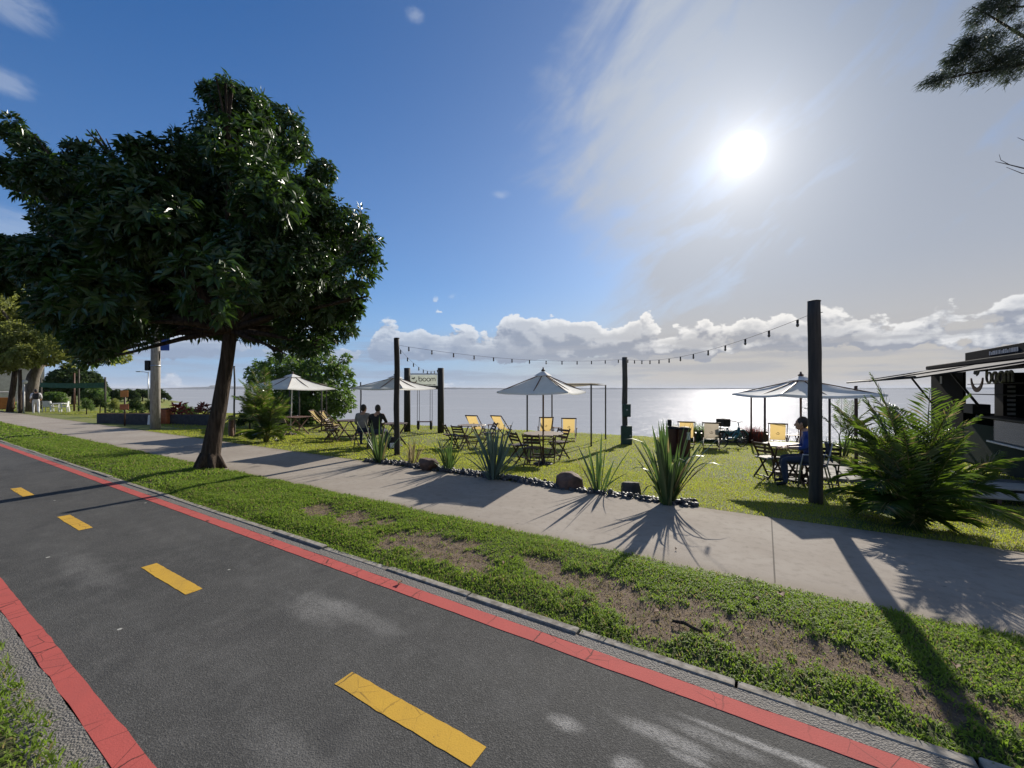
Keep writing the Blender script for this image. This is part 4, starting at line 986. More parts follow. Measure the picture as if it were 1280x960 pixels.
def light_string(a, b2, sag, nb, label):
    t = empty('lamp_string', a, 0, label, 'string lights', 'strings of festoon lamps between the poles'); pts = [p - a for p in catenary(a, b2, sag, 40)]
    MB().tube(pts, .0038, 5).build('cable', 'black_metal', t)
    for i in range(nb):
        u = (i + .5) / nb; p = a.lerp(b2, u) - Vector((0, 0, sag * 4 * u * (1 - u))) - a
        so_ = MB().lathe([(.016, 0), (.019, -.02), (.019, -.055), (.015, -.062)][::-1], p, 8).build('socket', 'black_metal', t)
        MB().sphere(p + Vector((0, 0, -.09)), (.024, .024, .034), 8, 6).build('bulb', 'bulb_glass', so_)
hk = Vector((0, 0, -.18))
light_string(A2 + hk, A3 + Vector((0, 0, -.06)), .22, 13, 'long string of small lamps from the dark pole at the couple to the grey pole')
light_string(A3 + Vector((0, 0, -.06)), A1 + hk, .30, 13, 'string of small lamps from the grey pole up to the thick pole')

# swing frame with its name board
SY = 19.4; b2 = stand(530, SY); zt = CAM_H + (HY - 460) / FPX * SY - b2.z; hw = 21 / FPX * SY
sw = empty('garden_swing', b2, 0, 'dark timber swing frame at the waterline carrying a name board', 'swing')
for sx in (-1, 1):
    MB().tube([(sx * hw, 0, -.15), (sx * hw, 0, zt)], [.155, .145], 14).build('post', 'black_wood', sw)
zb = CAM_H + (HY - 484.5) / FPX * SY - b2.z; zr = CAM_H + (HY - 467.5) / FPX * SY - b2.z
MB().bar((-hw, 0, zb), (hw, 0, zb), .12, .16, bev=.01).build('crossbeam', 'black_wood', sw)
MB().tube([(-hw, 0, zr), (hw, 0, zr)], .022, 8).build('top_rail', 'black_metal', sw)
def text_obj(s_, size, ext, font_scale=(1, 1)):
    cu = bpy.data.curves.new('lettering', 'FONT'); cu.body = s_; cu.size = size; cu.extrude = ext; cu.offset = .0; cu.resolution_u = 3
    cu.align_x = 'CENTER'; cu.align_y = 'CENTER'
    o = bpy.data.objects.new('lettering', cu); col.objects.link(o); bpy.context.view_layer.update()
    me = bpy.data.meshes.new_from_object(o.evaluated_get(bpy.context.evaluated_depsgraph_get())); bpy.data.objects.remove(o)
    return me
def put(me, name, m, parent, M):
    me.materials.clear(); me.materials.append(MATS[m]); o = link(name, me, parent); o.matrix_local = M; return o
FACE = Matrix.Rotation(R(90), 4, 'X')                            # XY lettering stood up, read from -Y
def round_word(w_, h_, stroke, gap):
    """the word boom in a rounded geometric hand: bowls as rings, stems as bars; local XZ plane, centred"""
    mb = MB(); r = h_ * .30; x = 0; sh = []
    def ring(cx, a0, a1, n=20): mb.tube([(cx + r * math.cos(a0 + (a1 - a0) * k / n), 0, r * math.sin(a0 + (a1 - a0) * k / n)) for k in range(n + 1)], stroke, 6)
    adv = 2 * r + gap; tot = adv * 3 + (2.7 * r) ; x0 = -tot / 2 + r
    ring(x0, 0, 2 * math.pi); mb.tube([(x0 - r, 0, h_ * .62), (x0 - r, 0, 0)], stroke, 6)
    ring(x0 + adv, 0, 2 * math.pi); ring(x0 + 2 * adv, 0, 2 * math.pi)
    xm = x0 + 3 * adv; q = r * .68
    for c in (0, 1): mb.tube([(xm - r + c * 2 * q + q + q * math.cos(a), 0, r - q + q * math.sin(a)) for a in np.linspace(math.pi, 0, 9)], stroke, 6)
    for c in range(3): mb.tube([(xm - r + c * 2 * q, 0, r - q), (xm - r + c * 2 * q, 0, -r)], stroke, 6)
    return mb, tot
def smile_logo(rw):
    mb = MB(); n = 14; vs = []; 
    for k in range(n + 1):
        a = math.pi * (1.03 + .94 * k / n); wd = .17 * rw * (.35 + .65 * math.sin(math.pi * k / n))
        for rr in (rw - wd, rw + wd): vs += [(rr * math.cos(a), -.012, rr * math.sin(a)), (rr * math.cos(a), .012, rr * math.sin(a))]
    f = []
    for k in range(n): a = k * 4; b3 = a + 4; f += [(a, b3, b3 + 2, a + 2), (a + 1, a + 3, b3 + 3, b3 + 1), (a, a + 1, b3 + 1, b3), (a + 2, b3 + 2, b3 + 3, a + 3)]
    f += [(0, 2, 3, 1), (n * 4, n * 4 + 1, n * 4 + 3, n * 4 + 2)]
    return mb.add(vs, f)
def leaf_logo(rw):
    mb = MB()
    for (cx, cz, ang, L) in ((.22, .08, .95, .95), (-.30, .02, .35, .6)):
        vs = []; n = 8
        for k in range(n + 1):
            u = k / n; wd = .20 * math.sin(math.pi * u) + .005
            for sg in (-1, 1):
                px_, pz_ = (u - .5) * L, sg * wd; vs += [((cx + px_ * math.cos(ang) - pz_ * math.sin(ang)) * rw, y, (cz + px_ * math.sin(ang) + pz_ * math.cos(ang)) * rw) for y in (-.012, .012)]
        f = []
        for k in range(n): a = k * 4; b3 = a + 4; f += [(a, b3, b3 + 2, a + 2), (a + 1, a + 3, b3 + 3, b3 + 1), (a, a + 1, b3 + 1, b3), (a + 2, b3 + 2, b3 + 3, a + 3)]
        mb.add(vs, f)
    return mb
zs0, zs1 = CAM_H + (HY - 482.5) / FPX * SY - b2.z, CAM_H + (HY - 468.5) / FPX * SY - b2.z
bd = MB().box((0, -.01, (zs0 + zs1) / 2), (2 * hw - .32, .03, zs1 - zs0), None, .004).build('name_board', 'sign_acrylic', sw)
def child_at(mb, name, m, parent, loc): o = mb.build(name, m, parent); o.location = loc; return o
sh_ = zs1 - zs0; zc = (zs0 + zs1) / 2
mbw, tot = round_word(0, .25, .017, .038)
child_at(mbw, 'lettering', 'lettering_dark', bd, (.15, -.045, zc + .035))
child_at(smile_logo(.155), 'logo', 'logo_brown', bd, (-.49, -.045, zc + .03)); child_at(leaf_logo(.15), 'logo_leaf', 'lettering_dark', bd, (-.49, -.047, zc + .09))
mb = MB(); r_ = np.random.default_rng(4); x = -.24
while x < .50:                                                   # the small line under the name is illegible in the photograph
    w_ = r_.uniform(.03, .07); mb.box((x + w_ / 2, 0, 0), (w_, .012, .035)); x += w_ + r_.choice([.018, .018, .05])
child_at(mb, 'small_lettering', 'lettering_dark', bd, (.0, -.032, zs0 + .055))
swg = empty('hanging_swing', b2, 0, 'hanging swing bench on four ropes with two black tyres below the name board', 'swing seat')
xs = (523 - 530) / FPX * SY, (539 - 530) / FPX * SY; zseat = CAM_H + (HY - 527) / FPX * SY - b2.z
MB().box((sum(xs) / 2, -.02, zseat), (xs[1] - xs[0] + .1, .28, .04), None, .006).build('bench', 'dark_wood', swg)
for x in xs:
    for dx in (-.05, .05): MB().tube([(x + dx, -.02, zseat + .01), (x + dx * .9, 0, zb + .08)], .012, 6).build('rope', 'black_metal', swg)
    ty = MB(); n = 20
    ty.tube([(x, -.02 + .07 * math.sin(2 * math.pi * k / n), zseat - .17 + .17 * math.cos(2 * math.pi * k / n)) for k in range(n + 1)], .055, 8, False); ty.build('tyre', 'rubber', swg)
light_string(A2 + hk, Vector((b2.x + hw - .1, b2.y, b2.z + zt - .05)), .35, 9, 'short string of lamps from the dark pole back to the swing frame')

# thin frames that carry shade cloths
def post(t, p, h, m='grey_wood', r=.03): MB().tube([(p.x, p.y, p.z - .08), (p.x, p.y, p.z + h)], r, 9).build('post', m, t)
def shade_frame(pts, h, cloth, label, m='grey_wood', r=.03, sagc=.12):
    c = sum(pts, Vector()) / len(pts); t = empty('shade_sail', c, 0, label, 'shade sail', 'post frames with shade cloth'); hi = []
    for p in pts: post(t, p - c, h + (c.z - p.z), m, r); hi.append(Vector((p.x - c.x, p.y - c.y, h)))
    mb = MB()
    for i in range(len(hi)): mb.tube([hi[i] - Vector((0, 0, .02)), hi[(i + 1) % len(hi)] - Vector((0, 0, .02))], .014 if m != 'grey_wood' else .012, 7)
    mb.build('rail', m, t)
    if cloth and len(hi) == 4:
        N = 10; vs = []
        for i in range(N + 1):
            for j in range(N + 1):
                u, v = i / N, j / N; p = hi[0].lerp(hi[1], u).lerp(hi[3].lerp(hi[2], u), v); vs.append(p + Vector((0, 0, .03 - sagc * 16 * u * (1 - u) * v * (1 - v))))
        K = N + 1; MB().add(vs, [(i * K + j, (i + 1) * K + j, (i + 1) * K + j + 1, i * K + j + 1) for i in range(N) for j in range(N)], True).build('cloth', cloth, t)
    return t
pA = [stand(739, 14.6), stand(757, 17.2), stand(690, 17.8), stand(659, 15.3)]
shade_frame(pA, 2.25, 'shade_cloth', 'thin post frame with a flat shade cloth behind the grey white umbrella')
pB = [stand(956, 13.6), stand(939, 16.4), stand(1022, 16.2), stand(1037, 13.4)]
shade_frame(pB, 2.0, 'umbrella_cloth', 'thin brown post frame with pale cloth behind the brightly lit umbrella', 'dark_wood', .035)
pC = [stand(402, 19.), stand(408, 22.), stand(362, 22.), stand(374, 19.3)]
shade_frame(pC, 2.2, 'shade_cloth', 'tan shade sail on thin posts behind the pale umbrella at the palm', 'grey_wood')
wood_pole(1070, 11.2, 483, .04, 'thin brown post between the white umbrella and the large palm', 'brown_wood', 'thin_post', grp='single thin posts on the lawn')
wood_pole(293, 15.6, 458, .03, 'thin metal post just behind the trunk of the big tree', 'grey_wood', 'thin_post', grp='single thin posts on the lawn')
wood_pole(289, 15.4, 520, .09, 'short stout brown stump post behind the trunk of the big tree', 'brown_wood', 'stump_post', grp=None)
wood_pole(451, 21.5, 478, .035, 'dark thin lamp post at the waterline beside the bushy lakeside tree', 'black_metal', 'thin_post', grp='single thin posts on the lawn')

# ------------------------------------------------------------------ the black kiosk trailer with its awning
kl = P(4.98, 15.6); kz = -.40
kt = empty('food_kiosk', Vector((kl.x, kl.y, kz)), PHI, 'black food kiosk trailer with a grey awning, lettered fascia and serving counter', 'kiosk')
def kb_(name, c, d, m, parent=None, bev=.008): return MB().box(c, d, None, bev).build(name, m, parent or kt)
W_, Y0, Y1, ZR, ZF = 2.3, -4.6, 4.2, 2.86, .42
kb_('floor', (W_ / 2, (Y0 + Y1) / 2, ZF), (W_ - .02, Y1 - Y0 - .02, .12), 'black_panel')
lp = kb_('front_panel', (-.02, (Y0 + 1.4) / 2, .62), (.06, 1.4 - Y0, 1.10), 'dark_green_panel')
kb_('front_panel', (-.02, 2.82, 1.66), (.06, 2.72, 2.36), 'black_panel')
MB().box((-.055, 3.2, 2.42), (.012, .16, .24)).build('notice', 'lettering_pale', kt)
kb_('back_wall', (W_, (Y0 + Y1) / 2, 1.66), (.06, Y1 - Y0, 2.36), 'black_panel')
for x in (.04, W_ - .04): kb_('corner_post', (x, Y1 + .0, 1.66), (.10, .08, 2.36), 'black_metal')
kb_('end_panel', (W_ / 2, Y1, .90), (W_ - .18, .05, .84), 'dark_green_panel')
kb_('end_panel', (W_ / 2, Y0, 1.66), (W_, .05, 2.36), 'black_panel')
kb_('corner_post', (.03, -2.55, 1.75), (.09, .09, 2.1), 'black_metal')
kb_('roof', (W_ / 2 - .04, (Y0 + Y1) / 2, ZR), (W_ + .22, Y1 - Y0 + .25, .13), 'black_panel', None, .02)
fa = kb_('fascia_sign', (.02, -1.55, ZR + .185), (.10, 5.9, .25), 'black_panel', None, .01)
mb = MB(); r_ = np.random.default_rng(9); y = -.15
while y > -1.55:                                                 # illegible pale line of lettering
    w_ = r_.uniform(.03, .075); hh = r_.choice([.075, .10]); mb.box((-.034, y, ZR + .17 + (hh - .075) / 2), (.006, w_, hh)); y -= w_ + .028
mb.build('lettering', 'lettering_pale', fa)
kb_('counter', (-.14, (Y0 - .4) / 2, 1.43), (.46, -.4 - Y0, .05), 'black_metal')
kb_('ledge', (-.20, (Y0 - 1.) / 2, .86), (.34, -1. - Y0, .045), 'white_paint')
kb_('glass_front', (-.33, (Y0 - 1.3) / 2, 1.15), (.02, -1.3 - Y0, .48), 'glass_front', None, .003)
kb_('equipment_box', (.02, .80, 1.58), (.34, .62, .26), 'black_metal', None, .01)
cb = kb_('cabinet', (1.42, 2.35, 1.55), (.95, .55, 2.1), 'black_metal', None, .01)
mb = MB()
for i in range(8): mb.box((1.10, 2.06, 1.28 + i * .13), (.16, .02, .07))
mb.build('cup_stack', 'white_plastic', cb)
kb_('shelf', (1.9, -1.2, 2.0), (.5, 4.2, .05), 'black_metal'); kb_('fridge', (1.85, -2.2, 1.25), (.6, .8, 1.5), 'steel', None, .02)
kb_('cross_rail', (.02, (Y0 + 1.4) / 2, 1.98), (.03, 1.4 - Y0, .025), 'black_metal'); kb_('cross_rail', (.02, (Y0 + 1.4) / 2, 2.26), (.02, 1.4 - Y0, .02), 'black_metal')
# hanging name letters in the opening: smile, leaf, then the word; read from the lawn (along -Y)
sgn = MB().box((.0, .72 - 1.72, 2.62), (.03, 3.1, .05)).build('sign_rail', 'black_metal', kt)
MV = Matrix.Rotation(R(-90), 4, 'Z')
def hang(mb, name, m, y, z): o = mb.build(name, m, sgn); o.matrix_local = Matrix.Translation((-.03, y, z)) @ MV; return o
hang(smile_logo(.36), 'logo', 'logo_brown',   .62, 2.46); hang(leaf_logo(.33), 'logo_leaf', 'lettering_dark', .62, 2.58)
mbw, tot = round_word(0, .44, .026, .06); hang(mbw, 'lettering', 'lettering_pale', -.62, 2.42)
# awning: sloping cloth with a front bar and struts
ya0, ya1, xo, zo, zi = -4.0, 4.15, -2.33, 2.38, 2.80; N = 16; vs = []
for i in range(N + 1):
    for j in range(9):
        u, v = i / N, j / 8; vs.append((-.06 + (xo + .06) * v, ya0 + (ya1 - ya0) * u, zi + (zo - zi) * v - .06 * math.sin(math.pi * v)))
aw = MB().add(vs, [(i * 9 + j, i * 9 + j + 1, (i + 1) * 9 + j + 1, (i + 1) * 9 + j) for i in range(N) for j in range(8)], True).build('awning', 'awning_cloth', kt)
MB().tube([(xo, ya0, zo - .01), (xo, ya1, zo - .01)], .028, 8).build('front_bar', 'black_metal', aw)
for y in (ya1 - .02, .4, ya0 + .05):
    MB().tube([(-.06, y, zi - .02), (xo, y, zo - .03)], .018, 7).build('awning_arm', 'black_metal', aw); MB().bar((-.05, y, 1.65), (-.62, y, zi - .17), .05, .05).build('strut', 'black_metal', aw)
for y in (-2.6, -.4, 2.4):
    for x in (.25, W_ - .25):
        wh = MB(); n = 24
        wh.tube([(x, y + .23 * math.sin(2 * math.pi * k / n), .27 + .23 * math.cos(2 * math.pi * k / n)) for k in range(n + 1)], .085, 10, False); w2 = wh.build('wheel', 'rubber', kt)
        MB().lathe([(.17, -.07), (.19, -.05), (.16, .02), (.05, .03)], n=16).build('rim', 'steel', w2).matrix_local = Matrix.Translation((x, y, .27)) @ Matrix.Rotation(R(-90), 4, 'Y')
kb_('skirt', (.03, (Y0 + Y1) / 2, .16), (.04, Y1 - Y0 - .1, .34), 'dark_green_panel')
# two pale ramp boards and the dark terrace kerb before the kiosk
for (s_, v_, L, w_, z_, rz, lb) in ((3.55, 11.0, 1.9, .62, .17, .22, 'pale flat platform board before the kiosk, the one farther from the path'), (3.25, 10.15, 1.75, .5, .10, .18, 'pale flat platform board before the kiosk, the one nearer the path')):
    t = empty('platform_board', P(s_, v_, float(ground_z(s_, v_))), PHI + rz, lb, 'platform', 'pale platform boards before the kiosk'); mb = MB()
    for i in range(5): mb.box((0, -w_ / 2 + (i + .5) * w_ / 5, z_), (L, w_ / 5 - .008, .03), None, .003)
    mb.build('deck', 'plank_pale', t)
    for x in (-L / 2 + .08, 0, L / 2 - .08): MB().box((x, 0, (z_ - .015) / 2), (.06, w_ - .06, z_ - .02)).build('bearer', 'dark_wood', t)
tz = MB(); r_ = np.random.default_rng(12)
for i in range(11):
    for j in range(5):
        s_, v_ = .40 + i * .43 + (j % 2) * .2, 11.0 + j * .44; tz.box((s_, v_, float(ground_z(s_, v_)) + .028 + r_.normal(0, .004)), (.42 - r_.uniform(.01, .03), .42 - r_.uniform(.01, .03), .09), None, .012)
t = tz.build('stone_terrace', 'paving_stone'); t.rotation_euler = (0, 0, PHI); t['kind'] = 'structure'

# ------------------------------------------------------------------ bins, bicycle, low shore plants
for (px, Y, lb) in ((842, 12.6, 'maroon waste bin, the one on the flax side of the pair'), (856, 12.3, 'maroon waste bin with a pale label, the one nearer the deck chairs')):
    b2 = stand(px, Y); t = empty('waste_bin', b2, PHI + .3, lb, 'bin', 'pair of maroon waste bins')
    MB().lathe([(.14, 0), (.15, .02), (.17, .78), (.175, .80), (.165, .80)], n=20).build('drum', 'maroon', t); MB().lathe([(.185, .80), (.185, .83), (.12, .875), (.02, .885)], n=20).build('lid', 'black_metal', t)
    if px == 842: MB().box((-.12, -.02, .98), (.11, .16, .20), None, .02).build('flap', 'black_metal', t)
    else: MB().box((.08, -.162, .62), (.10, .012, .22), Matrix.Rotation(.4, 3, 'Z')).build('notice', 'white_paint', t)
def bicycle(loc, rz, label):
    t = empty('bicycle', loc, rz, label, 'bicycle'); r = .29; xs_ = (-.48, .48)
    for x in xs_:
        mb = MB(); n = 28; mb.tube([(x + r * math.sin(2 * math.pi * k / n), 0, r + r * math.cos(2 * math.pi * k / n)) for k in range(n + 1)], .022, 7, False); w2 = mb.build('wheel', 'rubber', t)
        mb = MB()
        for k in range(16): a = math.pi * k / 8; mb.tube([(x, .02 * (-1) ** k, r), (x + r * .95 * math.sin(a), 0, r + r * .95 * math.cos(a))], .003, 4)
        mb.lathe([(.03, -.04), (.03, .04)], (x, 0, r), 10); mb.build('spoke', 'steel', w2)
        mb = MB(); n = 10; a0 = -1.2 if x < 0 else -.9; mb.tube([(x + (r + .04) * math.sin(a0 + 2.1 * k / n), 0, r + (r + .04) * math.cos(a0 + 2.1 * k / n)) for k in range(n + 1)], .025, 6); mb.build('mudguard', 'teal_paint', t)
    hd, bb_, st = Vector((.34, 0, .74)), Vector((-.06, 0, .30)), Vector((-.22, 0, .72)); mb = MB()
    for a, b3, w_ in ((hd, bb_, .024), (hd - Vector((0, 0, .05)), Vector((-.14, 0, .50)), .02), (bb_, st, .022), (bb_, Vector((-.48, 0, r)), .016), (st, Vector((-.48, 0, r)), .014), (hd, Vector((.48, 0, r)), .018), (hd, hd + Vector((-.04, 0, .16)), .018)): mb.tube([a, b3], w_, 8)
    mb.tube([(.34, 0, .70), (.30, 0, .45), (.10, 0, .30), (-.06, 0, .30)], .05, 8); mb.build('frame', 'teal_paint', t)
    MB().sphere(st + Vector((-.02, 0, .06)), (.14, .075, .035), 12, 8).build('saddle', 'black_metal', t)
    MB().tube([(.20, -.28, .94), (.30, -.12, .93), (.31, 0, .90), (.30, .12, .93), (.20, .28, .94)], .013, 7).build('handlebar', 'black_metal', t)
    MB().tube([(-.06, -.09, .30), (-.06, .09, .30)], .07, 10).build('crank', 'steel', t)
    c = MB(); c.box((-.42, 0, .80), (.30, .34, .03)); 
    for sx in (-1, 1): c.box((-.42 + sx * .15, 0, .92), (.02, .34, .26)); c.box((-.42, sx * .16, .92), (.28, .02, .26))
    c.build('crate', 'black_metal', t); MB().bar((-.66, 0, .70), (-.20, 0, .72), .10, .02).build('rack', 'steel', t)
    return t
bicycle(on_ground(915, 559), PHI + .9, 'teal bicycle with a black crate on its rear rack standing at the shore plants')
def tuft(px, Y, h, n, m, label, seed, spread=.3, wd=.02, grp='low plants along the shore edge'):
    b2 = stand(px, Y); t = empty('shore_plant', b2, 0, label, 'plant', grp); r_ = np.random.default_rng(seed)
    B = np.stack([r_.normal(0, spread, n), r_.normal(0, spread * .6, n), np.zeros(n)], 1); v, f = blades_np(B, h * r_.uniform(.45, 1.1, n), np.full(n, wd), r_.uniform(.1, .6, n), r_.uniform(0, 6.28, n), r_.uniform(0, 6.28, n)); link('foliage', np_mesh('foliage', v, f, [MATS[m]]), t)
tuft(845, 17.6, .72, 260, 'dry_grass', 'pale dry reed tuft behind the maroon bins', 1); tuft(868, 17.2, .85, 420, 'shrub_leaf', 'green and straw coloured reed tuft behind the deck chairs at the bicycle', 2, .4)
tuft(940, 16.6, .75, 420, 'red_leaf', 'dark reddish grass tuft beside the teal bicycle', 3, .26); tuft(900, 17.6, .6, 240, 'dry_grass', 'thin straw coloured reeds behind the teal bicycle', 4, .35)
tuft(925, 17.0, .5, 300, 'far_leaf', 'low dark green plant between the bicycle and the reddish grass tuft', 5, .35, .03)
tuft(1068, 14.2, .55, 260, 'shrub_leaf', 'light green low plant at the thin brown post', 6, .3, .03)
b2 = stand(902, 16.9); t = empty('planter_box', b2, PHI + .3, 'long low dark planter wall behind the bicycle and deck chairs', 'planter'); MB().box((0, 0, .22), (3.3, .35, .5), None, .015).build('box', 'planter_stone', t)

# ------------------------------------------------------------------ people
def person(loc, rz, label, J, shirt, legs, shoe='black_metal', hair='hair', scale=1., back=None, sleeves=True, shorts=False, extra=None):
    """one continuous skinned body from joints; clothes are zones of the body mesh, hair is a child. local +Y = facing"""
    t = empty('person', loc, rz, label, 'person'); V_ = []; Rd = []; E = []; Z = []
    def j(p, r, zone, par=None):
        V_.append(Vector(p)); Rd.append(r); Z.append(zone)
        if par is not None: E.append((par, len(V_) - 1))
        return len(V_) - 1
    pel = j(J['pelvis'], (.150, .115), 'L'); sp = j(J['spine'], (.138, .105), 'S', pel); ch = j(J['chest'], (.165, .118), 'S', sp); nb_ = j(J['neck'], (.068, .062), 'K', ch); hb = j(J['jaw'], (.062, .066), 'K', nb_)
    for sd in ('l', 'r'):
        hp = j(J['hip_' + sd], .098, 'L', pel); kn = j(J['knee_' + sd], .064, 'L', hp); cf = j(Vector(J['knee_' + sd]).lerp(Vector(J['ankle_' + sd]), .3), .060, 'K' if shorts else 'L', kn); an = j(J['ankle_' + sd], .042, 'K' if shorts else 'L', cf); j(J['toe_' + sd], (.042, .032), 'H', an)
        sh_ = j(J['shoulder_' + sd], .070, 'S', ch); el_ = j(J['elbow_' + sd], .046, 'S', sh_); fo = j(Vector(J['elbow_' + sd]).lerp(Vector(J['wrist_' + sd]), .3), .043, 'S' if sleeves else 'K', el_); j(J['wrist_' + sd], .028, 'K', fo)
    me = bpy.data.meshes.new('body_cage'); me.from_pydata([tuple(v) for v in V_], E, []); o = bpy.data.objects.new('body_cage', me); col.objects.link(o)
    sk = o.modifiers.new('skin', 'SKIN'); sk.use_smooth_shade = True; o.modifiers.new('sub', 'SUBSURF').levels = 2
    for i, r in enumerate(Rd):
        sv = me.skin_vertices[0].data[i]; sv.radius = r if isinstance(r, tuple) else (r, r); sv.use_root = i == 0
    bpy.context.view_layer.update(); dg = bpy.context.evaluated_depsgraph_get(); bm_ = bpy.data.meshes.new_from_object(o.evaluated_get(dg)); bpy.data.objects.remove(o)
    vs = [tuple(v.co) for v in bm_.vertices]; fs = [tuple(p.vertices) for p in bm_.polygons]; mats_ = [shirt, legs, 'skin', shoe]; mi = []
    segs = [(V_[a], V_[b3], Z[b3]) for a, b3 in E]
    for p in bm_.polygons:
        c = p.center; best = min(segs, key=lambda q_: ((c - (q_[0] + (q_[1] - q_[0]) * max(0, min(1, (c - q_[0]).dot(q_[1] - q_[0]) / max((q_[1] - q_[0]).length_squared, 1e-6))))).length)); mi.append('SLKH'.index(best[2]))
    # head: skull, jaw, nose, ears, eyes, mouth; hands: palm, four fingers, thumb - all welded into the one body mesh
    mb = MB(); hc = Vector(J['head']); fw = Vector(J.get('look', (0, 1, 0))).normalized(); up = Vector((0, 0, 1)); rt = fw.cross(up).normalized(); HM = Matrix((rt, fw, up)).transposed()
    mb.sphere(hc, (.076, .096, .115), 16, 12, HM); mb.sphere(hc + HM @ Vector((0, .028, -.062)), (.056, .066, .062), 12, 8, HM); mb.sphere(hc + HM @ Vector((0, .100, -.018)), (.013, .02, .026), 8, 6, HM)
    for sx in (-1, 1): mb.sphere(hc + HM @ Vector((sx * .078, -.004, -.012)), (.010, .022, .034), 8, 6, HM)
    mb.sphere(hc + HM @ Vector((0, .088, -.062)), (.024, .008, .006), 8, 5, HM)
    for sd in ('l', 'r'):
        w0, e0 = Vector(J['wrist_' + sd]), Vector(J['elbow_' + sd]); d = (w0 - e0).normalized(); sx = 1 if sd == 'r' else -1
        dn = (Vector((0, 0, -1)) - d * d.dot(Vector((0, 0, -1)))); dn = dn.normalized() if dn.length > .2 else Vector((-sx, 0, 0)); wd_ = d.cross(dn).normalized()
        Mh = Matrix((wd_, d, dn)).transposed(); pc = w0 + d * .055; mb.sphere(pc, (.040, .056, .018), 10, 8, Mh)
        for k, L in enumerate((.066, .076, .070, .054)):
            off = wd_ * (-.027 + .018 * k); a = pc + d * .045 + off; mb.tube([a, a + d * L * .45 + dn * .008, a + d * L * .75 + dn * .024, a + d * L * .85 + dn * .042], [.0095, .009, .008, .006], 6)
        a = pc - d * .025 - wd_ * .034 * sx; mb.tube([a, a - wd_ * .022 * sx + d * .025 + dn * .01, a - wd_ * .026 * sx + d * .055 + dn * .022], [.012, .0105, .008], 6)
    n0 = len(vs); vs += mb.V; fs += [tuple(n0 + k for k in f) for f in mb.F]; mi += [2] * len(mb.F)
    body = bpy.data.meshes.new('body'); body.from_pydata(vs, [], fs)
    for q_ in mats_: body.materials.append(MATS[q_])
    body.polygons.foreach_set('material_index', mi); body.polygons.foreach_set('use_smooth', [True] * len(fs)); body.update(); link('body', body, t)
    hr = MB(); hr.sphere(hc + HM @ Vector((0, -.016, .022)), (.085, .098, .108), 16, 12, HM); hr.sphere(hc + HM @ Vector((0, -.05, -.03)), (.074, .06, .07), 12, 8, HM); h_ = hr.build('hair', hair, t)
    ey = MB()
    for sx in (-1, 1): ey.sphere(hc + HM @ Vector((sx * .031, .086, .006)), (.011, .008, .007), 8, 6, HM)
    ey.build('eyes', 'black_metal', t)
    if back:
        b3 = Vector(J['spine']).lerp(Vector(J['chest']), .6); bk = MB().box(b3 + Vector((0, -.21, .0)), (.30, .16, .42), Matrix.Rotation(-.12, 3, 'X'), .05).build('backpack', back, t)
        for sx in (-1, 1): MB().tube([b3 + Vector((sx * .10, -.12, .19)), b3 + Vector((sx * .11, .0, .27)), b3 + Vector((sx * .12, .13, .14)), b3 + Vector((sx * .13, .10, -.1)), b3 + Vector((sx * .12, -.11, -.18))], .018, 6).build('strap', back, bk)
    return t
def seated(lean=0., arm_l=None, arm_r=None, seat=.47, look=(0, 1, -.05), legs=(.06, .06), foot=(.42, .42), head_f=.03):
    a = math.sin(lean); J = dict(pelvis=(0, 0, seat + .10), spine=(0, .02 + a * .2, seat + .28), chest=(0, .03 + a * .42, seat + .47), neck=(0, .05 + a * .58, seat + .60), jaw=(0, .07 + a * .64, seat + .66), head=(0, .07 + head_f + a * .68, seat + .745), look=look)
    for sd, sx, l_, f_ in (('l', -1, legs[0], foot[0]), ('r', 1, legs[1], foot[1])):
        J['hip_' + sd] = (sx * .105, .05, seat + .07); J['knee_' + sd] = (sx * (.13 + l_), .46, seat + .05); J['ankle_' + sd] = (sx * (.13 + l_), f_, .085); J['toe_' + sd] = (sx * (.15 + l_), f_ + .17, .04); J['shoulder_' + sd] = (sx * .185, .03 + a * .48, seat + .53)
        ar = (arm_l if sd == 'l' else arm_r) or ((.25, .10 + a * .3, seat + .27), (.16, .36, seat + .16)); J['elbow_' + sd] = (sx * ar[0][0], ar[0][1], ar[0][2]); J['wrist_' + sd] = (sx * ar[1][0], ar[1][1], ar[1][2])
    return J
# the couple, seen from behind, looking over the water
c1, c2 = stand(453, 12.9), stand(470, 12.4)
person(c1 + Vector((0, .0, 0)), .02, 'person in a grey top with dark hair sitting with back to the path', seated(.06, look=(.35, 1, -.1)), 'cloth_grey', 'denim')
person(c2 + Vector((0, .0, 0)), .05, 'person in a black top sitting with back to the path beside the person in grey', seated(.16, arm_r=((.27, .18, .80), (.12, .42, .98)), look=(-.1, 1, -.12)), 'cloth_black', 'denim', scale=1.05)
fold_chair(c1 + Vector((0, 0, 0)), .02 + math.pi, 'folding chair carrying the person in the grey top', 'dark_wood'); fold_chair(c2 + Vector((0, 0, 0)), .05 + math.pi, 'folding chair carrying the person in the black top', 'dark_wood')
b2 = stand(491, 12.5); t = empty('backpack', b2, .4, 'dark bag on the grass at the foot of the first wooden pole', 'bag')
MB().box((0, 0, .19), (.30, .20, .38), Matrix.Rotation(.15, 3, 'X'), .06).build('pack', 'cloth_black', t); MB().tube([(-.05, 0, .37), (-.03, 0, .44), (.03, 0, .44), (.05, 0, .37)], .012, 6).build('handle', 'cloth_black', t); MB().box((.0, -.11, .13), (.2, .05, .16), None, .02).build('pocket', 'cloth_white', t)
c3 = stand(1015, 7.8)
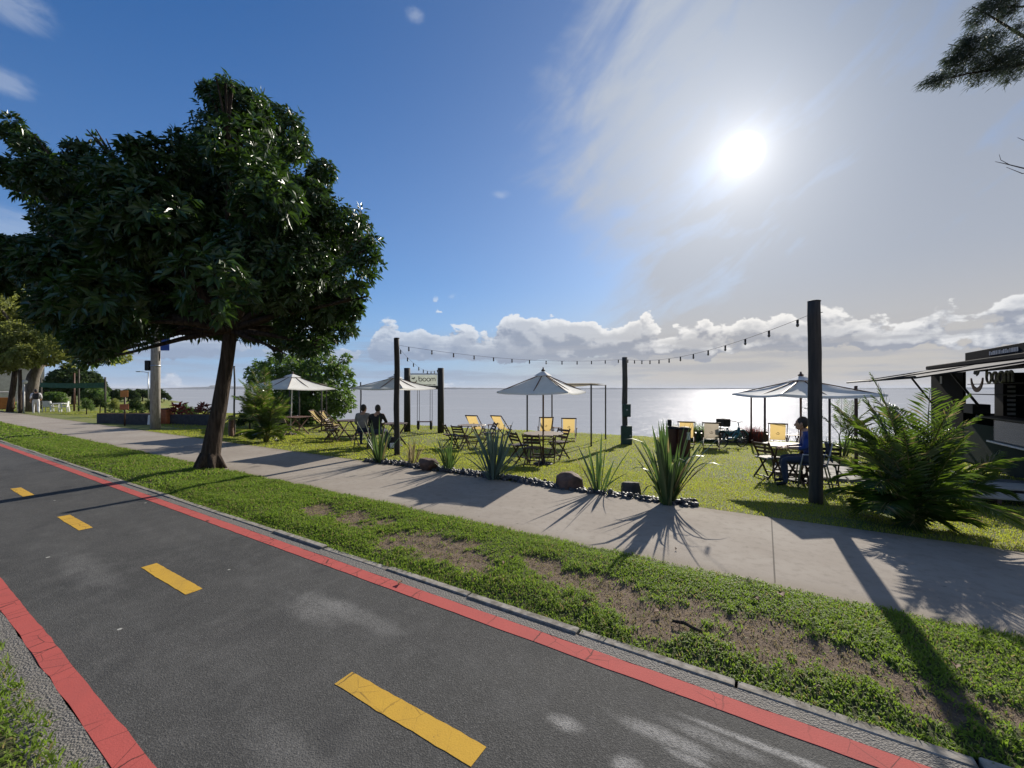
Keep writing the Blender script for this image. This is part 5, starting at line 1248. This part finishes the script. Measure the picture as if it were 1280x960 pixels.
person(c3, 1.05, 'person in a blue jacket sitting on a light chair behind the thick pole', seated(.10, arm_l=((.24, .14, .76), (.10, .40, .74)), arm_r=((.24, .14, .76), (.14, .40, .74)), look=(.1, 1, -.15)), 'cloth_blue', 'denim')
def light_chair(loc, rz, label):
    t = empty('armchair', loc, rz, label, 'chair')
    for sx in (-1, 1):
        MB().tube([(sx * .24, .24, 0), (sx * .235, .20, .44), (sx * .235, .16, .64), (sx * .235, -.18, .66), (sx * .24, -.24, .62)], .014, 7).build('arm_leg', 'steel', t); MB().tube([(sx * .23, -.30, 0), (sx * .22, -.20, .46), (sx * .21, -.28, .88)], .014, 7).build('rear_leg', 'steel', t)
    MB().box((0, .0, .45), (.44, .42, .025), None, .008).build('seat', 'denim', t); MB().box((0, -.25, .70), (.42, .02, .36), Matrix.Rotation(-.2, 3, 'X'), .006).build('backrest', 'denim', t)
    return t
light_chair(c3, 1.05, 'light metal framed chair carrying the person in the blue jacket')
fold_chair(stand(1032, 8.0), -.5, 'slatted dark folding chair standing close behind the thick pole', 'black_wood')
# walker in white with a dark backpack, going away
wj = dict(pelvis=(0, 0, .93), spine=(0, .01, 1.12), chest=(0, .02, 1.32), neck=(0, .04, 1.46), jaw=(0, .06, 1.52), head=(0, .08, 1.60), look=(-.1, 1, -.05), hip_l=(-.10, 0, .90), hip_r=(.10, 0, .90), knee_l=(-.11, .14, .50), knee_r=(.11, -.02, .48), ankle_l=(-.11, .10, .09), ankle_r=(.11, -.24, .13), toe_l=(-.12, .27, .04), toe_r=(.12, -.10, .04),
          shoulder_l=(-.19, .02, 1.39), shoulder_r=(.19, .02, 1.39), elbow_l=(-.25, -.10, 1.14), elbow_r=(.26, .02, 1.12), wrist_l=(-.24, .04, .92), wrist_r=(.22, .22, 1.0))
wp = P(*SV(*on_ground(45, 518).xy)); person(Vector((wp.x, wp.y, 0)), R(52), 'person in white clothes with a dark backpack walking away along the pavement', wj, 'cloth_white', 'cloth_white', 'white_plastic', back='cloth_black')

# ------------------------------------------------------------------ things along the promenade to the far end
b2 = stand(194, 18.0); up_ = empty('utility_pole', b2, 0, 'pale concrete utility pole with a blue sign and a small box', 'pole')
MB().tube([(0, 0, -.2), (.02, 0, 3.5), (.05, 0, 7.4)], [.185, .165, .12], 14).build('shaft', 'concrete_pole', up_)
zs = CAM_H + (HY - 430) / FPX * 18 - b2.z; sg = MB().box((.44, -.02, zs), (.40, .03, .58), None, .01).build('sign', 'sign_blue', up_)
MB().bar((.0, 0, zs + .1), (.26, 0, zs + .1), .03, .03).build('bracket', 'steel', sg)
zb_ = CAM_H + (HY - 457) / FPX * 18 - b2.z; MB().box((-.27, -.03, zb_), (.20, .20, .44), None, .02).build('box', 'black_metal', up_); mb = MB(); mb.tube([(0.02, 0, zb_ - .05), (0.02, 0, zb_ + .02)], .185, 14, True); mb.build('band', 'steel', up_)
MB().tube([(.21, .0, zs - .3), (.20, 0, zs - .6), (.17, 0, zs - .75)], .02, 6).build('cable', 'black_metal', up_)
def street_lamp(px, Y, top, label, arm=-1):
    b3 = stand(px, Y); h = CAM_H + (HY - top) / FPX * Y - b3.z; t = empty('street_lamp', b3, 0, label, 'street lamp', 'thin street lamps far along the shore')
    MB().tube([(0, 0, 0), (0, 0, h)], [.07, .045], 8).build('post', 'steel', t); MB().tube([(0, 0, h - .1), (arm * .5, 0, h + .02), (arm * .9, 0, h + .05)], .03, 6).build('arm', 'steel', t); MB().box((arm * 1.05, 0, h + .04), (.5, .22, .09), None, .02).build('lamp_head', 'steel', t)
street_lamp(185.5, 45, 465, 'thin street lamp with a short arm beside the utility pole'); street_lamp(56, 60, 473, 'thin distant street lamp in the gap beside the thick tree trunk', 1)
b3 = stand(156, 19.6); t = empty('information_sign', b3, PHI + .9, 'orange notice plate on a dark post on the lawn before the planter', 'sign')
h = CAM_H + (HY - 489) / FPX * 19.6 - b3.z; MB().tube([(0, 0, 0), (0, 0, h)], .035, 8).build('post', 'dark_wood', t); MB().box((0, -.05, h - .12), (.30, .03, .32), None, .01).build('plate', 'sign_orange', t); MB().box((0, -.05, h - .75), (.34, .03, .26), None, .01).build('plate', 'terracotta', t)
b3 = stand(206.5, 21.5); t = empty('litter_bin', b3, PHI + .5, 'terracotta orange litter bin right behind the utility pole', 'bin'); MB().box((0, 0, .40), (.44, .36, .76), None, .03).build('body', 'terracotta', t); MB().box((0, 0, .80), (.48, .40, .06), None, .02).build('lid', 'dark_wood', t)
for (pa, pb, Y, lb) in ((127, 190, 21.2, 'long dark stone planter between the information sign and the utility pole'), (212, 268, 21.8, 'dark stone planter with red leaved plants beside the litter bin')):
    a, c = stand(pa, Y), stand(pb, Y - .2); t = empty('stone_planter', (a + c) / 2, 0, lb, 'planter', 'dark stone planters by the utility pole'); L = (c - a).length; hh = .52
    mb = MB(); mb.box((0, 0, hh / 2 - .05), (L, .5, hh + .1), Matrix.Rotation(math.atan2(c.y - a.y, c.x - a.x), 3, 'Z'), .02); mb.build('wall', 'planter_stone', t); MB().box((0, 0, hh + .012), (L - .1, .36, .03)).build('soil', 'dry_leaf', t)
def rosette(px, Y, z, h, m, label, seed, n=46, grp='leafy plants in the stone planters'):
    b3 = stand(px, Y, z); t = empty('planter_plant', b3, 0, label, 'plant', grp); r_ = np.random.default_rng(seed)
    D = r_.normal(0, 1, (n, 3)); D[:, 2] = abs(D[:, 2]) + .25; C = np.stack([r_.normal(0, h * .12, n), r_.normal(0, h * .12, n), r_.uniform(0, h * .6, n)], 1); Vv, F = leaves_np(C, D, r_.normal(0, 1, (n, 3)), h * r_.uniform(.35, .65, n), np.full(n, h * .11), .2, .25); link('foliage', np_mesh('foliage', Vv, F, [MATS[m]]), t)
for i, (px, h, m, lb) in enumerate(((223, .95, 'red_leaf', 'tall dark red leaved plant, first in the planter after the litter bin'), (236, .6, 'red_leaf', 'low red brown plant in the middle of the red planter'), (245, .55, 'shrub_leaf', 'pale green low plant in the red planter'), (255, .95, 'red_leaf', 'purple red tall plant at the trunk end of the red planter'), (265, .6, 'dry_grass', 'straw coloured low plant nearest the big trunk in the planter'), (214, .6, 'far_leaf', 'dark green plant right behind the litter bin'))): rosette(px, 21.7, .45, h, m, lb, 200 + i)
for i, (px, h, m, lb) in enumerate(((138, .42, 'far_leaf', 'low green plant at the far end of the long planter'), (152, .5, 'shrub_leaf', 'yellow green plant behind the information sign'), (166, .45, 'far_leaf', 'dark low plant in the middle of the long planter'), (180, .5, 'far_leaf', 'dark plant in the long planter nearest the utility pole'))): rosette(px, 21.2, .45, h, m, lb, 220 + i)
b3 = stand(189, 20.6); t = empty('notice_board', b3, 0, 'small white board leaning at the planter beside the utility pole', 'board'); MB().box((0, 0, .26), (.34, .03, .48), Matrix.Rotation(-.12, 3, 'X'), .006).build('board', 'white_paint', t); MB().box((0, .05, .22), (.28, .02, .40), Matrix.Rotation(.18, 3, 'X')).build('prop', 'dark_wood', t)
# green court net on posts, white plastic furniture
na, nb2 = stand(50, 38), stand(130, 33.); t = empty('court_net', na, 0, 'green net band stretched between posts under the distant trees', 'net')
d = nb2 - na; h = 2.05; mb = MB(); N = 24
mb.add([tuple(d * (i / N) + Vector((0, 0, h - .06 * math.sin(math.pi * i / N) + k))) for i in range(N + 1) for k in (0, .42)], [(i * 2, i * 2 + 2, i * 2 + 3, i * 2 + 1) for i in range(N)]); mb.add([tuple(d * (i / N) + Vector((0, .015, h - .06 * math.sin(math.pi * i / N) + k))) for i in range(N + 1) for k in (0, .42)], [(i * 2, i * 2 + 1, i * 2 + 3, i * 2 + 2) for i in range(N)]); mb.build('net', 'net_green', t)
for u, hh in ((0, 2.9), (.55, 3.3), (.62, 3.6), (1, 2.9)): p = d * u; MB().tube([p + Vector((0, .1, -.1)), p + Vector((0, .1, hh))], .06, 8).build('post', 'grey_wood' if u != .55 else 'brown_wood', t)
def plastic_chair(px, Y, rz, label):
    t = empty('plastic_chair', stand(px, Y), rz, label, 'chair', 'white plastic chairs under the net')
    MB().box((0, 0, .43), (.46, .44, .04), None, .015).build('seat', 'white_plastic', t); MB().box((0, -.22, .66), (.44, .035, .44), Matrix.Rotation(.15, 3, 'X'), .015).build('backrest', 'white_plastic', t)
    for sx in (-1, 1):
        MB().bar((sx * .25, -.2, .62), (sx * .25, .2, .62), .05, .03).build('armrest', 'white_plastic', t)
        for sy in (-1, 1): MB().bar((sx * .24, sy * .21, 0), (sx * .215, sy * .19, .61 if sy > 0 else .44), .045, .045).build('leg', 'white_plastic', t)
for px, Y, rz, lb in ((60, 33, .4, 'white plastic chair next to the walker, first of the row under the net'), (69, 33.5, -.8, 'white plastic chair second from the walker under the net'), (80, 33, 2.2, 'white plastic chair at the bush end of the white table')): plastic_chair(px, Y, rz, lb)
t = empty('plastic_table', stand(75, 33.2), .2, 'white plastic table among the white chairs under the net', 'table'); MB().box((0, 0, .70), (.85, .85, .04), None, .02).build('tabletop', 'white_plastic', t)
for sx in (-1, 1):
    for sy in (-1, 1): MB().bar((sx * .38, sy * .38, 0), (sx * .33, sy * .33, .68), .05, .05).build('leg', 'white_plastic', t)
wood_pole(25, 30, 462, .10, 'dark upright trunk like post at the far end of the pavement', 'bark', 'thin_post', grp=None)
b3 = stand(30, 30.5); h = CAM_H + (HY - 479) / FPX * 30.5 - b3.z; t = empty('globe_lamp', b3, 0, 'white lamp post with a round white head at the far end of the pavement', 'street lamp'); MB().tube([(0, 0, 0), (0, 0, h)], .05, 8).build('post', 'white_paint', t); MB().sphere((.05, 0, h + .1), .16, 12, 8).build('globe', 'white_plastic', t)
# stall and pale house glimpsed at the far left end
b3 = stand(4, 32); t = empty('market_stall', b3, PHI, 'small stall with an orange front and pale side at the edge of the view', 'stall'); MB().box((0, 0, .62), (1.5, 1., .9), None, .05).build('counter', 'sign_orange', t); MB().box((0, 0, 1.5), (1.9, 1.4, .08), None, .03).build('roof', 'cloth_white', t)
for sx in (-1, 1):
    for sy in (-1, 1): MB().tube([(sx * .8, sy * .6, 0), (sx * .8, sy * .6, 1.5)], .03, 7).build('post', 'white_paint', t)
MB().box((-.3, -.54, 1.05), (.7, .05, .5), None, .02).build('side_panel', 'lettering_pale', t)
b3 = stand(-5, 72); t = empty('house', b3, PHI, 'pale house half hidden behind the trees at the far end', 'house'); MB().box((0, 0, 3.0), (14, 9, 6.2)).build('wall', 'house_wall', t)
rf = MB(); rf.add([(-7.6, -5.1, 6.1), (7.6, -5.1, 6.1), (7.6, 5.1, 6.1), (-7.6, 5.1, 6.1), (-4, 0, 8.6), (4, 0, 8.6)], [(0, 1, 5, 4), (1, 2, 5), (2, 3, 4, 5), (3, 0, 4), (3, 2, 1, 0)]); rf.build('roof', 'house_roof', t)
for i in range(5):
    for zz in (1.6, 4.4):
        f_ = MB().box((-5.2 + i * 2.6, -4.53, zz), (1.3, .10, 1.4)).build('window', 'white_paint', t); MB().box((-5.2 + i * 2.6, -4.59, zz), (1.1, .04, 1.2)).build('pane', 'black_panel', f_)
# dry leaves and sticks dropped on verge and path
for i, (px, py, sz) in enumerate(((860, 790, .10), (822, 770, .07), (976, 752, .075), (845, 688, .03), (500, 730, .06), (640, 705, .05), (945, 758, .06), (730, 762, .05), (1195, 845, .05), (630, 712, .04))):
    p = on_ground(px, py); s_, v_ = SV(p.x, p.y); z = float(verge_z(np.array([s_]), np.array([v_]))[0]) + .022 if 2.78 < v_ < 4.23 else .004
    if i == 0: t = MB().tube([(-.11, .0, .0), (-.03, .012, .012), (.05, -.004, .008), (.11, .01, .0)], [.010, .013, .012, .007], 7).build('fallen_stick', 'bark'); t.rotation_euler = (0, 0, -.75); tag(t, 'short dark stick lying on the bare soil of the verge', 'stick')
    else:
        vs = []; n = 6
        for k in range(n + 1): u = k / n; wd = sz * .42 * math.sin(math.pi * min(1, u * .95 + .03)); zc_ = .012 * math.sin(math.pi * u); vs += [(sz * (u - .5), -wd, zc_ + .014), (sz * (u - .5), 0, zc_), (sz * (u - .5), wd, zc_ + .018)]
        t = MB().add(vs, [f for k in range(n) for f in ((k * 3, k * 3 + 3, k * 3 + 4, k * 3 + 1), (k * 3 + 1, k * 3 + 4, k * 3 + 5, k * 3 + 2))], True).build('fallen_leaf', 'dry_leaf'); t.rotation_euler = (0, 0, px * .7)
        tag(t, 'curled dry brown leaf fallen on the ground of the verge', 'leaf', 'dry fallen leaves')
    t.location = (p.x, p.y, z)

# ------------------------------------------------------------------ the air over the lake
hz = MB().box((0, 14000, 65), (44000, 29600, 138)).build('haze', 'white_paint'); hz['kind'] = 'stuff'; hz.data.materials.clear()
m = bpy.data.materials.new('haze_air'); m.use_nodes = True; nt = m.node_tree; nt.nodes.clear(); o_ = nt.nodes.new('ShaderNodeOutputMaterial'); pv = nt.nodes.new('ShaderNodeVolumePrincipled')
pv.inputs['Density'].default_value = 6e-5; pv.inputs['Color'].default_value = (.85, .9, 1, 1); nt.links.new(pv.outputs[0], o_.inputs['Volume']); hz.data.materials.append(m)
